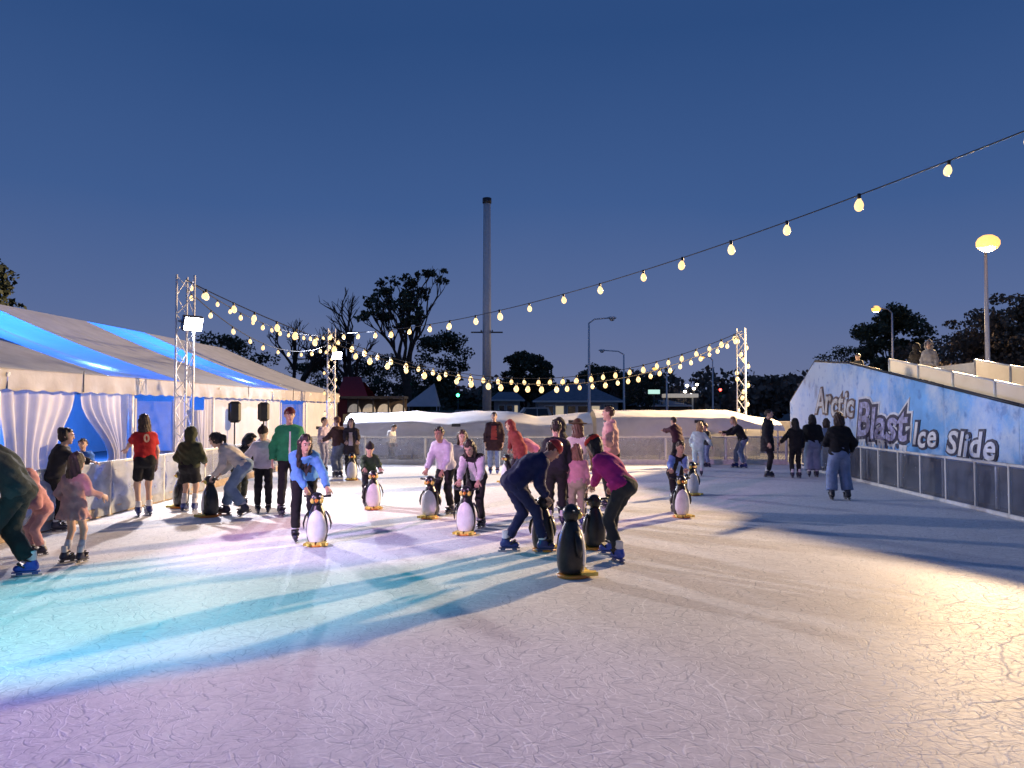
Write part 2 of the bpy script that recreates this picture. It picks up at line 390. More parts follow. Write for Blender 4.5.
wallsheet(24.75, 26.0, .02, 2.15, fold=.012, freq=2); winpane(26.1, 28.5, .7, 1.95); wallsheet(26.1, 28.5, .02, .68, fold=.01, freq=3); wallsheet(28.55, 28.75, .02, 2.15, fold=.01, freq=1)
wallsheet(28.9, 32.9, .02, 2.15, fold=.012, freq=5)
t_ = TB(); t_.grid(lambda u, v: E(4+28.9*u, 2*HW-.05+.02*math.sin(u*140), EZ*v), 60, 4); t_.build('back_wall', C_wall, tent)
for Y in (32.98, 3.9):
    t_ = TB(); t_.add([E(Y, 0, 0), E(Y, 2*HW, 0), E(Y, 2*HW, EZ), E(Y, HW, HZ-.02), E(Y, 0, EZ)], [(0, 1, 2, 3, 4)]); t_.build('gable_wall', C_wall, tent)
# blue LED bars inside the marquee, hung under the translucent strips
def lamp(name, kind, loc, power, col, parent=None, target=None, size=.05, angle=None, blend=.3):
    l = bpy.data.lights.new(name, kind); l.energy = power; l.color = col
    l.shadow_soft_size = size
    if kind == 'SPOT': l.spot_size = R(angle); l.spot_blend = blend
    o = bpy.data.objects.new(name, l); COL.objects.link(o); o.location = loc
    if target is not None: o.rotation_euler = (Vector(target)-Vector(loc)).to_track_quat('-Z', 'Y').to_euler()
    if parent:
        bpy.context.view_layer.update(); o.parent = parent; o.matrix_parent_inverse = parent.matrix_world.inverted()
    return o
M_blueled = mat('blue_led', (.6, .7, 1), emis=(.25, .5, 1), estr=25, sample=False)
for Yc, lab in ((16.4, 'blue light bar hung under the nearer glowing roof strip'), (24.4, 'blue light bar hung under the farther glowing roof strip')):
    q = roofpt(Yc, .17)-Vector((0, 0, .27))
    e_ = empty('light_bar', q, label=lab, cat='light', group='blue light bars in the marquee')
    k = MB(); k.box((0, 0, 0), (.12, .9, .08), bev=.02); k.build('housing', M_black, e_)
    k = MB(); k.box((0, 0, .05), (.06, .7, .02)); k.build('lens', M_blueled, e_)
    lamp('bar_light', 'POINT', q+Vector((0, 0, .18)), 22, (.26, .55, 1), e_, size=.05)
    lamp('bar_light', 'POINT', roofpt(Yc+.2, .62)-Vector((0, 0, .85)), 60, (.012, .10, 1), e_, size=.15)
for Yc in (14.5, 19.5, 26.5):
    q = E(Yc, 6.0, 2.2); e_ = empty('par_light', q, label='blue stage light inside the marquee, ' + {14.5: 'behind the tied white curtains', 19.5: 'behind the clear window', 26.5: 'behind the speakers'}[Yc], cat='light', group='blue stage lights inside the marquee')
    k = MB(); k.lathe([(.10, -.15), (.10, .1), (.06, .15)], n=12); k.build('can', M_black, e_)
    k = MB(); k.lathe([(.085, -.16), (.085, -.152)], n=12); k.build('lens', M_blueled, e_)
    lamp('par_beam', 'POINT', q-Vector((0, 0, .3)), POW['tent'], (.015, .19, 1), e_, size=.1)

# loudspeakers on poles
def speaker(px, X, lab):
    Y = X/((px-512)/FPX); r = empty('loudspeaker', (X, Y, 0), R(-70), label=lab, cat='loudspeaker', group='loudspeakers on poles')
    k = MB(); k.box((0, 0, 1.70), (.34, .30, .54), bev=.06); cab = k.build('cabinet', M_black, r)
    k = MB(); k.box((0, -.157, 1.70), (.26, .01, .44), bev=.004); k.build('grille', mat('speaker_mesh', (.02, .02, .022), rough=.8, bump=.6, bscale=300), cab)
    k = MB(); k.tube([(0, 0, .35), (0, 0, 1.45)], .02, n=8); k.build('pole', M_dark, r)
    for a in (0, 120, 240):
        k = MB(); k.tube([(0, 0, .55), (.42*math.cos(R(a)), .42*math.sin(R(a)), -.02)], .013, n=6); k.build('leg', M_dark, r)
speaker(235, -7.05, 'black loudspeaker on a pole, nearer to the near truss tower')
speaker(264, -7.05, 'black loudspeaker on a pole, beside the man in the green jacket')

# ------------------------------------------------------------------ ice slide
def fx(Y): return rx(Y)+.55
slide = empty('ice_slide', (fx(20), 20, 0), label='tall blue painted ice slide with graffiti lettering and clear side rails', cat='slide')
SI = slide.location
class SB(MB):
    def build(s, name, mats, parent=None, **k):
        o = MB.build(s, name, mats, parent, **k)
        o.location = -SI if (parent is slide) else (0, 0, 0); return o
def banner_mat():
    m = mat('slide_banner_print', (.15, .40, .84), rough=.45, var=.3, nscale=1.2, bump=.1, bscale=8)
    t = m.node_tree; p = t.nodes['Principled BSDF']; src = p.inputs['Base Color'].links[0].from_socket
    tcn = t.nodes.new('ShaderNodeTexCoord'); n = t.nodes.new('ShaderNodeTexNoise'); n.inputs['Scale'].default_value = .55; n.inputs['Detail'].default_value = 7; n.inputs['Roughness'].default_value = .7
    t.links.new(tcn.outputs['Object'], n.inputs['Vector'])
    s_ = t.nodes.new('ShaderNodeSeparateXYZ'); t.links.new(tcn.outputs['Object'], s_.inputs[0])
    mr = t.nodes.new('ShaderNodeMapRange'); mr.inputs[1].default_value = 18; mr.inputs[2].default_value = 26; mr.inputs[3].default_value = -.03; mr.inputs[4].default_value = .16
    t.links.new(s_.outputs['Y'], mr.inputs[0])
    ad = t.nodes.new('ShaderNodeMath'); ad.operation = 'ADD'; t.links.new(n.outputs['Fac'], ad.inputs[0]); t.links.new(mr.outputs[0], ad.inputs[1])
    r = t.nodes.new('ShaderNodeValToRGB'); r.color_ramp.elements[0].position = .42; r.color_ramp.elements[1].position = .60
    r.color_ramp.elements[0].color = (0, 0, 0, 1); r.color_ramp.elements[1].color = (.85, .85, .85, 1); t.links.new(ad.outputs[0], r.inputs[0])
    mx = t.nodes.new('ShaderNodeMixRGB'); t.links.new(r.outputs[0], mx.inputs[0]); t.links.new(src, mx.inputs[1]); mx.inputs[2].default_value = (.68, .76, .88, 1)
    # small darker paint flecks
    n2 = t.nodes.new('ShaderNodeTexNoise'); n2.inputs['Scale'].default_value = 3.4; n2.inputs['Detail'].default_value = 8; t.links.new(tcn.outputs['Object'], n2.inputs['Vector'])
    r2 = t.nodes.new('ShaderNodeValToRGB'); r2.color_ramp.elements[0].position = .58; r2.color_ramp.elements[1].position = .68
    r2.color_ramp.elements[0].color = (0, 0, 0, 1); r2.color_ramp.elements[1].color = (.6, .6, .6, 1); t.links.new(n2.outputs['Fac'], r2.inputs[0])
    mx2 = t.nodes.new('ShaderNodeMixRGB'); t.links.new(r2.outputs[0], mx2.inputs[0]); t.links.new(mx.outputs[0], mx2.inputs[1]); mx2.inputs[2].default_value = (.06, .18, .52, 1)
    t.links.new(mx2.outputs[0], p.inputs['Base Color'])
    return m
def topz(Y):
    if Y > 23.9: return 3.23-(Y-23.9)*(1.21/2.6)
    if Y > 21: return 3.0+(Y-21)*(.23/2.9)
    return 3.0-(21-Y)*.1535
BZ = .74
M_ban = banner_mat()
ys = [26.5, 23.9, 21, 18.4, 15.8, 13.2, 10.6, 8.0]
for i in range(len(ys)-1):
    k = SB(); y0, y1 = ys[i]-.004, ys[i+1]+.004
    n = 6; pts_t = []; pts_b = []
    for j in range(n+1):
        Y = y0+(y1-y0)*j/n
        pts_t.append((fx(Y), Y, max(topz(Y), BZ+.02))); pts_b.append((fx(Y), Y, BZ))
    front = pts_b+pts_t[::-1]; nf = len(front); back = [(x+.06, y, z) for x, y, z in front]
    k.add(front+back, [tuple(range(nf)), tuple(range(nf, 2*nf))[::-1]]+[(j, nf+j, nf+(j+1) % nf, (j+1) % nf) for j in range(nf)])
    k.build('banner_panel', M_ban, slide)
    k = SB(); k.tube([(fx(Y)+.03, Y, topz(Y)+.03) for Y in (y0, (y0+y1)/2, y1)], .03, n=6); k.build('edge_trim', M_dark, slide)
DW = 3.0
def deck(Y): return topz(Y)-.62 if Y < 21 else 2.38
k = SB(); k.grid(lambda u, v: (fx(26.3-18*u)+.10+v*DW, 26.3-18*u, max(.05, deck(26.3-18*u))), 24, 3); k.grid(lambda u, v: (fx(26.3-18*u)+.10+v*DW, 26.3-18*u, max(.0, deck(26.3-18*u)-.15)), 24, 3)
k.build('slide_deck', mat('slide_ice', (.6, .62, .66), rough=.4, var=.15), slide)
k = SB(); k.grid(lambda u, v: (fx(26.4-18*u)+.35, 26.4-18*u, -.05+v*(BZ+.2)), 10, 2); k.build('void_shade_sheet', mat('void_shade', (.05, .065, .10), rough=.8, var=.4), slide)  # bluish dark sheet added: its colour stands in for the shaded void under the slide
for Y in np.arange(26.2, 8, -2.0):
    for o_ in (.16, DW):
        k = SB(); k.tube([(fx(Y)+o_, Y, -.05), (fx(Y)+o_, Y, max(.1, deck(Y)-.16))], .035, n=6); k.build('scaffold_leg', M_alu, slide)
M_fro = canvas('frosted_side_panel', (.42, .41, .40), .28, var=.12, bump=.1)
def siderail(off, Ya, Yb, step, hgt, z0):
    Y = Ya
    while Y > Yb+.01:
        y1 = max(Y-step, Yb)
        k = SB(); xa, xb = fx(Y)+off, fx(y1)+off; za, zb = topz(Y)+z0, topz(y1)+z0
        k.add([(xa, Y-.03, za+.02), (xb, y1+.03, zb+.02), (xb, y1+.03, zb+hgt), (xa, Y-.03, za+hgt)], [(0, 1, 2, 3)]); k.build('side_panel', M_fro, slide)
        k = SB(); k.tube([(xa, Y, za+hgt+.02), (xb, y1, zb+hgt+.02)], .022, n=6); k.build('hand_rail', M_rail, slide)
        k = SB(); k.tube([(xa, Y, za-.1), (xa, Y, za+hgt+.03)], .03, n=6); k.build('rail_post', M_rail, slide)
        Y = y1
siderail(.30, 19.1, 8.6, 1.55, .30, -.02); siderail(DW, 20.2, 8.6, 1.6, .72, -.55)
k = SB(); k.grid(lambda u, v: (fx(26.2-6*u)+DW+.02, 26.2-6*u, 2.0+v*1.0), 6, 2); k.build('platform_back_wall', M_white, slide)
# lettering, one part per letter: dark outline plate with a pale face proud of it
def glyph(ch, size, off, shear, extr):
    c = bpy.data.curves.new('glyph', 'FONT'); c.body = ch; c.size = size; c.offset = off; c.shear = shear; c.extrude = extr; c.resolution_u = 3
    o = bpy.data.objects.new('glyph', c); COL.objects.link(o)
    dg = bpy.context.evaluated_depsgraph_get(); me = bpy.data.meshes.new_from_object(o.evaluated_get(dg)); bpy.data.objects.remove(o)
    return me
M_ink = mat('ink_outline', (.035, .035, .075), rough=.5); M_face = mat('letter_white', (.72, .72, .76), rough=.5, var=.2, nscale=5)
M_cream = mat('letter_cream', (.72, .68, .62), rough=.5, var=.25, nscale=6); M_brown = mat('letter_shadow', (.16, .11, .10), rough=.5, var=.3)
M_lil = mat('letter_lilac', (.36, .35, .54), rough=.5, var=.7, nscale=9)
random.seed(5)
def word(txt, Ya, Yb, za, zb, size, face, ink, bold, shear=.3, gap=.06, edge=None):
    # size = capital height in metres; letters laid out by their own widths to fill Ya..Yb
    met = {}
    for ch in set(txt) - {' '}:
        me = glyph(ch, 1.0, 0, 0, 0); xs = [v.co.x for v in me.vertices]; met[ch] = (min(xs), max(xs)); bpy.data.meshes.remove(me)
    wd = [(.28 if ch == ' ' else met[ch][1]-met[ch][0])+gap for ch in txt]; tot = sum(wd); kx = (Ya-Yb)/tot; fs = size/.70; acc = 0
    for ch, w in zip(txt, wd):
        if ch != ' ':
            Y = Ya-(acc+gap/2)*kx; f = acc/tot; z = za+(zb-za)*f+random.uniform(-.035, .035); ang = random.uniform(-.06, .06)
            tx = Vector((-.066, -1, 0)).normalized(); tz = tx.cross(Vector((0, 0, 1))); base = Matrix((tx, Vector((0, 0, 1)), tz)).transposed()  # text runs along the banner
            rot = (base@Matrix.Rotation(ang, 3, 'Z')).to_4x4(); root = None; vary = random.uniform(.94, 1.10)
            for (lay, off, m, d) in (('letter', bold*1.55, edge, .008), ('letter_outline', bold, ink, .017), ('letter_face', bold*.22, face, .028)) if edge else (('letter', bold, ink, .012), ('letter_face', bold*.22, face, .026)):
                me = glyph(ch, 1.0, off/fs, 0, .006)
                me.materials.clear(); me.materials.append(m)
                for v in me.vertices:
                    v.co.x = (v.co.x-met[ch][0])*kx; v.co.y *= fs*vary; v.co.x += shear*v.co.y
                me.transform(Matrix.Translation(Vector((fx(Y)-d, Y, z))-SI)@rot)
                o = bpy.data.objects.new(lay, me); COL.objects.link(o); o.parent = root or slide
                root = root or o
        acc += w
word('Arctic', 23.8, 20.7, 1.66, 1.58, .66, M_cream, M_brown, .07, .25)
word('Blast', 20.4, 17.45, 1.10, .98, .80, M_lil, M_ink, .10, .28, edge=M_face)
word('Ice Slide', 17.2, 13.9, .97, .84, .46, M_face, M_ink, .06, .3, .13)
random.seed(11)
for i in range(15):      # icicle drips under the middle word
    Y = 20.4-i*.2; w = .10; hgt = random.uniform(.10, .30)
    k = SB(); z = 1.06-.008*i
    k.prism([(Y+w, z), (Y-w, z), (Y-.02, z-hgt), (Y+.02, z-hgt)], ((0, 1, 0), (0, 0, 1), (-1, 0, 0)), .006, (fx(Y)-.012, 0, 0)); k.build('icicle', M_face if i % 3 else M_ink, slide)

# ------------------------------------------------------------------ far white tarpaulins
M_tarp = canvas('white_tarp', (.66, .65, .67), .15, var=.1, bump=.5)
def interp(x, pts):
    for (a, za), (c, zc) in zip(pts[:-1], pts[1:]):
        if x <= c: t = max(0, (x-a)/(c-a)); return za+(zc-za)*t
    return pts[-1][1]
def tarp(x0, x1, Y0, ridge, hem, eave, label, posts_):
    root = empty('tarpaulin_shelter', ((x0+x1)/2, Y0, 0), label=label, cat='shelter'); o = root.location
    k = MB()
    def f(u, v):
        X = x0+(x1-x0)*u; h = interp(X, ridge); zb = interp(X, hem); e = h-eave
        prof = [(0, zb), (.02, zb+(e-zb)*.5), (.06, e), (.5, h-eave*.42), (1.3, h), (2.1, h-eave*.5), (2.6, e), (2.66, .05)]
        q = v*(len(prof)-1); j = min(int(q), len(prof)-2); t = q-j
        y = prof[j][0]+(prof[j+1][0]-prof[j][0])*t; z = prof[j][1]+(prof[j+1][1]-prof[j][1])*t
        w = .020*math.sin(X*1.3+z*6)+.010*math.sin(X*3.1-z*11)+.005*math.sin(X*9+z*19)
        return Vector((X, Y0+y+w*(1.6 if v < .3 else .3), z+w*(.3 if v < .3 else 1.0)))-o
    k.grid(f, 90, 28); k.build('cover', M_tarp, root)
    for X in posts_:
        k = MB(); h = interp(X, ridge)-eave-.02; k.tube([Vector((X, Y0+.12, -.05))-o, Vector((X, Y0+.12, h))-o], .03, n=6); k.build('post', M_alu, root)
    for X in posts_[::2]:
        k = MB(); k.box(Vector((X-.9, Y0-.03, interp(X, ridge)-eave-.12))-o, (.30, .02, .10), bev=.003); k.build('clip', M_dark, root)
tarp(-5.75, 2.75, 26.3, [(-5.75, 1.62), (-3.4, 1.72), (-2.2, 1.62), (-1.2, 1.71), (-.2, 1.73), (.9, 1.55), (2.75, 1.66)], [(-5.75, .55), (-3.6, .60), (-2.4, .82), (-.6, .72), (2.75, .62)], .36, 'long white tarpaulin shelter at the far left of the ice', [-5.6, -3.4, -1.0, -.1, 2.6])
tarp(2.85, 9.2, 26.1, [(2.85, 1.74), (5.2, 1.76), (7.6, 1.74), (8.3, 1.55), (9.2, 1.42)], [(2.85, .30), (4.4, .52), (5.6, .72), (7.0, .98), (7.9, 1.12), (9.2, 1.05)], .26, 'sagging white tarpaulin cover behind the far barrier, near the slide', [2.95, 5.0, 7.2, 9.0])

# ------------------------------------------------------------------ truss towers
br_cache = {}
def truss(X, Y, H, label, bulbs=0, side=.36, rot=.3):
    root = empty('truss_tower', (X, Y, -.05), rot, label=label, cat='truss tower', group='truss towers at the corners of the rink')
    r0 = side/math.sqrt(3); cs = [Vector((r0*math.cos(a), r0*math.sin(a), 0)) for a in (R(90), R(210), R(330))]
    for c in cs:
        k = MB(); k.tube([c, c+Vector((0, 0, H))], .024, n=8); k.build('chord', M_alu, root)
    st = .42; n = int(H/st)
    for f in range(3):
        a, c = cs[f], cs[(f+1) % 3]
        for par in (0, 1):
            key = (round(side, 3), f, par)
            if key not in br_cache:
                k = MB(); p, q = (a, c) if par else (c, a); k.tube([p, q+Vector((0, 0, st))], .011, n=5, cap=False); br_cache[key] = k.mesh('brace', M_alu)
            for i in range(n):
                if i % 2 == par: link('brace', br_cache[key], root, (0, 0, .1+i*st))
    k = MB(); k.box((0, 0, .015), (.7, .7, .03), bev=.005); k.build('base_plate', M_dark, root)
    return root
TH = 4.75
NL = Vector((-7.16, 16.9, 0)); FL = Vector((-6.60, 28.0, 0)); FR = Vector((8.45, 28.3, 0)); NR = Vector((8.75, 7.2, 0)); OL = Vector((-7.2, 2.6, 0))
truss(NL.x, NL.y, TH, 'silver truss tower with a bright flood light in front of the marquee')
t2 = truss(FL.x, FL.y, TH, 'slim truss tower strung with bulbs at the far corner of the marquee', side=.30, rot=.8)
t3 = truss(FR.x, FR.y, TH+.05, 'bulb-wrapped truss tower behind the far barrier, near the slide', side=.34, rot=1.2)
truss(NR.x+.05, NR.y, 5.9, 'near truss tower beyond the right edge of the picture', rot=.1)
truss(OL.x, OL.y, TH, 'near truss tower beyond the left edge of the picture', rot=.4)

# ------------------------------------------------------------------ string lights
def bulb_meshes():
    g = MB(); g.lathe([(.012, 0), (.022, -.02), (.045, -.055), (.056, -.095), (.048, -.135), (.026, -.16), (.004, -.168)], n=10)
    s_ = MB(); s_.lathe([(.02, .05), (.024, .03), (.024, -.012), (.018, -.02)], n=8)
    return g.mesh('bulb', M_bulb), g.mesh('bulb', M_bulb_w), s_.mesh('socket', M_black)
BW, BWW, SOK = bulb_meshes()
M_cable = mat('black_cable', (.015, .015, .018), rough=.6)
def string(A, B, zfun, n, label, bscale=1.0, r=.012, first=.02, phase=0.0):
    root = empty('string_light', A, label=label, cat='string lights', group='festoon strings over the rink'); A = Vector(A); B = Vector(B)
    P = lambda t: Vector((A.x+(B.x-A.x)*t, A.y+(B.y-A.y)*t, zfun(t)))
    k = MB(); k.tube([P(i/60)-A for i in range(61)], r, n=5); k.build('cable', M_cable, root)
    for i in range(n):
        t = first+(1-2*first)*(i+phase+random.uniform(-.12, .12))/(n-1); t = min(max(t, 0), 1); p = P(t)-A-Vector((0, 0, .04))
        o = link('bulb', BWW if random.random() < .35 else BW, root, p); sc = bscale*random.uniform(.85, 1.12); o.scale = (sc, sc, sc)
        o.rotation_euler = (random.uniform(-.15, .15), random.uniform(-.15, .15), 0)
        link('socket', SOK, o)
    return root
def cat(za, zb, sag): return lambda t: za+(zb-za)*t-4*sag*t*(1-t)
A = FL+Vector((0, 0, 4.5)); B = NR+Vector((0, 0, 5.8))
def z1(t):
    Y = A.y+(B.y-A.y)*t; return 4.22+.0084*(Y-21.8)**2
string(A, B, z1, 22, 'string of warm bulbs sweeping from the far left tower across the sky', 1.15, r=.010, phase=-.38)
string(NL+Vector((0, 0, 4.62)), FL+Vector((0, 0, 4.55)), cat(4.62, 4.5, .42), 16, 'string of bulbs along the marquee between its two towers', .85)
string(NL+Vector((.1, 0, 4.55)), FR+Vector((0, 0, 4.5)), cat(4.55, 4.55, 2.05), 38, 'lower sagging string of bulbs running to the bulb-wrapped tower', 1.15)
string(FL+Vector((0, 0, 4.45)), FR+Vector((0, 0, 4.6)), cat(4.45, 4.65, 1.65), 31, 'upper sagging string of bulbs across the far end of the rink', 1.35)
string(NL+Vector((0, .1, 4.4)), FL+Vector((.05, 0, 4.3)), cat(4.4, 4.2, .75), 11, 'lower string of bulbs beside the marquee roof', .85)
for root_, H_, n_ in ((t3, TH, 9), (t2, TH-.2, 8)):
    for side_ in (0, 1):
        for i in range(n_):
            a = .6+i*2.2+side_*PI; rr = .22
            o = link('bulb', BW if i % 3 else BWW, root_, (rr*math.cos(a), rr*math.sin(a), .5+(H_-.6)*(i+side_*.5)/n_)); sc = (1.15 if root_ is t3 else .8); o.scale = (sc, sc, sc)
            link('socket', SOK, o)

# ------------------------------------------------------------------ flood lights on the towers
def flood(loc, target, power, label, col=(1, .97, 1), angle=120, lens=M_led, sc=1.0, lcol=None):
    loc = Vector(loc); q = (Vector(target)-loc).to_track_quat('-Z', 'Y')
    root = empty('flood_light', loc, label=label, cat='flood light', group='flood lights on the towers'); root.rotation_euler = q.to_euler()
    k = MB(); k.box((0, 0, .05*sc), (.34*sc, .26*sc, .10*sc), bev=.02); k.build('housing', M_black, root)
    k = MB(); k.box((0, 0, -.008*sc), (.29*sc, .21*sc, .02)); k.build('lens', lens, root)
    k = MB(); k.tube([(-.19*sc, 0, .05), (-.19*sc, 0, .22), (.19*sc, 0, .22), (.19*sc, 0, .05)], .012, n=6); k.build('yoke', M_dark, root)
    l = bpy.data.lights.new('beam', 'SPOT'); l.energy = power; l.color = col; l.spot_size = R(angle); l.spot_blend = .6; l.shadow_soft_size = .10
    o = bpy.data.objects.new('beam', l); COL.objects.link(o); o.parent = root; o.location = (0, 0, -.04)
    return root
flood(NL+Vector((.22, -.12, 3.62)), (1.0, 9.5, 0), POW['flood'], 'dazzling white flood light on the tower in front of the marquee', col=(1, .89, .90), angle=135, sc=1.3)
flood(FL+Vector((.28, -.15, 3.72)), (4.5, 15, 0), POW['flood_far'], 'white flood light on the slim tower at the marquee corner', col=(.74, .80, 1), angle=140, sc=1.2)
M_cy = mat('cyan_led', (.6, .9, 1), emis=(.1, .7, 1), estr=20, sample=False)
lo = OL+Vector((.25, 0, 4.3))
flood(lo, gnd(128, 607), POW['cyan'], 'cyan stage light on the near left tower, out of frame', col=(.015, .80, .98), angle=39, lens=M_cy)
flood(lo+Vector((0, .3, .15)), gnd(475, 512), POW['pink'], 'pink stage light on the near left tower, out of frame', col=(1, .50, .90), angle=32, lens=M_led)
flood(lo+Vector((0, -.3, 0)), gnd(-130, 800), POW['violet'], 'violet stage light on the near left tower, out of frame', col=(.30, .14, 1), angle=48, lens=M_cy)

# ------------------------------------------------------------------ street lamps
def street_lamp(px, py, Y, label, power, armdir=(-1, 0), col=(1, .68, .36), lit=True, arm=1.2, r=.09, sz=.16, aim=None):
    p = at(px, py, Y); base = Vector((p.x-armdir[0]*arm, p.y-armdir[1]*arm, -.08))
    root = empty('street_lamp', base, label=label, cat='street lamp', group='street lamps')
    H = p.z+.25; ad = Vector((armdir[0], armdir[1], 0))
    k = MB(); k.tube([(0, 0, 0), (0, 0, .3), (0, 0, H*.5), (0, 0, H-.4)], [r*1.5, r*1.3, r, r*.7], n=8); k.build('pole', M_alu, root)
    k = MB(); k.tube([(0, 0, H-.42), ad*arm*.25+Vector((0, 0, H-.1)), ad*arm*.95+Vector((0, 0, H))], r*.6, n=6); k.build('arm', M_alu, root)
    k = MB(); c = ad*arm+Vector((0, 0, H)); k.ball(c, (.36, .24, .12), None, 10, 6); hd = k.build('lamp_head', M_alu, root)
    k = MB(); k.ball(c-Vector((0, 0, .10)), (sz*1.3, sz*1.1, sz), None, 12, 7); k.build('lamp_lens', M_sodium if lit else M_white, hd)
    if power:
        l = bpy.data.lights.new('lamp_light', 'SPOT'); l.energy = power; l.color = col; l.shadow_soft_size = .38; l.spot_size = R(150); l.spot_blend = .5
        o = bpy.data.objects.new('lamp_light', l); COL.objects.link(o); o.parent = root; o.location = c-Vector((0, 0, .22+sz)); o.rotation_euler = (Vector(aim)-root.location-o.location).to_track_quat('-Z', 'Y').to_euler()
    return root
street_lamp(988, 245, 30, 'tall street lamp with a glaring orange light behind the slide', POW['street'], armdir=(-.45, -.9), arm=1.0, sz=.34, aim=(-1, 9, 0))
street_lamp(876, 310, 58, 'smaller orange street lamp glowing beside the tree behind the slide', POW['street_far'], armdir=(-1, 0), sz=.26, aim=(20, 40, 0))
street_lamp(612, 320, 60, 'unlit street lamp with a long arm beyond the house', 0, armdir=(1, .0), arm=1.8, lit=False, r=.10)
street_lamp(602, 352, 78, 'distant unlit street lamp beside the umbrella shaped tree', 0, armdir=(-1, 0), arm=2.2, lit=False, r=.10)
for px, py, Y, lab in ((655, 369, 80, 'distant warm street lamp above the dark hedge, left of the bulb-wrapped tower'), (702, 358, 88, 'distant warm street lamp behind the rising bulbs')):
    street_lamp(px, py, Y, lab, 0, armdir=(-1, 0), sz=.22)

# ================================================================== BACKGROUND
M_bark = mat('bark', (.055, .042, .034), rough=.9, var=.35, nscale=5)
M_twig = mat('bare_twigs', (.075, .052, .040), rough=.9, var=.3)
M_leafs = [mat('leaf_dark', (.055, .068, .036), rough=.7, var=.35, nscale=.6), mat('leaf_mid', (.085, .092, .045), rough=.7, var=.35, nscale=.6), mat('leaf_brown', (.20, .15, .10), rough=.8, var=.35, nscale=.5)]
def leaves(name, clumps, n, size, m, parent=None, seed=1, **k):
    """many small leaf faces spread through ellipsoid clumps; clumps: (centre, radii, weight)"""
    g = np.random.default_rng(seed); w = np.array([c[2] for c in clumps], float); w /= w.sum()
    idx = g.choice(len(clumps), n, p=w)
    C = np.array([tuple(c[0]) for c in clumps])[idx]; Rr = np.array([c[1] for c in clumps])[idx]
    d = g.normal(size=(n, 3)); d /= np.linalg.norm(d, axis=1)[:, None]
    P = C+d*Rr*(g.random((n, 1))**.45)
    a = g.normal(size=(n, 3)); a /= np.linalg.norm(a, axis=1)[:, None]
    b_ = np.cross(a, g.normal(size=(n, 3))); b_ /= np.linalg.norm(b_, axis=1)[:, None]
    s = size*1.3*g.uniform(.5, 1.3, (n, 1))
    V = np.stack([P-a*s*.5, P+b_*s*.36, P+a*s*.5, P-b_*s*.36], 1).reshape(-1, 3)
    F = np.arange(n*4).reshape(-1, 4)
    return link(name, np_mesh(name, V, F, m, smooth=False), parent, **k)
def limb_tree(root, H, r0, depth, spread, seed, m=M_bark, up=.25, ratio=.74, first=.28, nb=(2, 3), tipleaf=None, lean=(0, 0), trunk_name='trunk', twig_name='branches'):
    g = random.Random(seed); tips = []; tk = MB(); bk = MB()
    def grow(p, d, L_, r, lev):
        pts = [p]; dd = d
        for i in range(3):
            dd = (dd+Vector((g.uniform(-1, 1), g.uniform(-1, 1), g.uniform(-.3, .6)))*.16).normalized(); pts.append(pts[-1]+dd*L_/3)
        (tk if lev == 0 else bk).tube(pts, [r, r*.86, r*.74, r*.62], n=7 if lev < 2 else 4, cap=False)
        if lev >= depth: tips.append(pts[-1]); return
        for j in range(g.randint(*nb)+(1 if lev == 0 else 0)):
            a = g.uniform(0, 2*PI); sp = spread*g.uniform(.5, 1.2)
            x, y, _ = frame(dd); nd = (dd*math.cos(sp)+(x*math.cos(a)+y*math.sin(a))*math.sin(sp)+Vector((0, 0, up))).normalized()
            q = pts[-1] if g.random() < .6 else pts[2]
            grow(q, nd, L_*ratio*g.uniform(.75, 1.15), r*.64, lev+1)
    grow(Vector((0, 0, 0)), Vector((lean[0], lean[1], 1)).normalized(), H*first, r0, 0)
    tk.build(trunk_name, m, root); bk.build(twig_name, m, root)
    return tips
def tree(px, py_top, Y, label, kind, seed, w=1.0, n=8000, lm=0, base=None, lsize=None, group='trees beyond the rink'):
    top = at(px, py_top, Y); H = top.z; root = empty('tree', (top.x, Y, -.1), label=label, cat='tree', group=group)
    g = random.Random(seed)
    if kind == 'bare':
        limb_tree(root, H, H*.032, 6, .55, seed, m=M_twig, first=.27, ratio=.76, nb=(2, 3), up=.2); return root
    if kind == 'sparse':
        tips = limb_tree(root, H, H*.03, 6, .5, seed, m=M_bark, first=.30, ratio=.74, nb=(2, 3), up=.22)
        g.shuffle(tips)
        cl = [(t, (H*.03*g.uniform(.7, 1.5), H*.03*g.uniform(.7, 1.5), H*.018*g.uniform(.8, 1.4)), 1) for t in tips[:max(8, len(tips)//3)]]
        leaves('crown', cl, n, lsize or H*.02, M_leafs[lm], root, seed); return root
    limb_tree(root, H*.8, H*.03, 4, .5, seed, first=.30, nb=(2, 3))
    cl = []
    rw = H*.32*w
    for i in range(64):
        a = g.uniform(0, 2*PI); u = g.random(); z = H*(.36+.56*u); rr = rw*math.sqrt(max(.05, 1-((u-.42)/.62)**2))*g.uniform(.25, 1.0)
        s = H*g.uniform(.035, .095)
        cl.append(((rr*math.cos(a), rr*math.sin(a), z), (s*1.2*max(w, .8), s*1.2*max(w, .8), s*.8), s**2))
    if kind == 'umbrella':
        cl = []
        for i in range(26):
            a = g.uniform(0, 2*PI); rr = rw*1.15*math.sqrt(g.random()); z = H*(.80-.22*(rr/rw)**2+g.uniform(-.05, .07)); s = H*g.uniform(.06, .11)
            cl.append(((rr*math.cos(a), rr*math.sin(a), z), (s*1.4, s*1.4, s*.7), s**2))
    leaves('crown', cl, int(n*1.5), (lsize or H*.026)*.85, M_leafs[lm], root, seed)
    return root
tree(412, 254, 62, 'tallest tree, gnarled and half bare, left of the tall pole', 'sparse', 21, n=2600, lsize=.26)
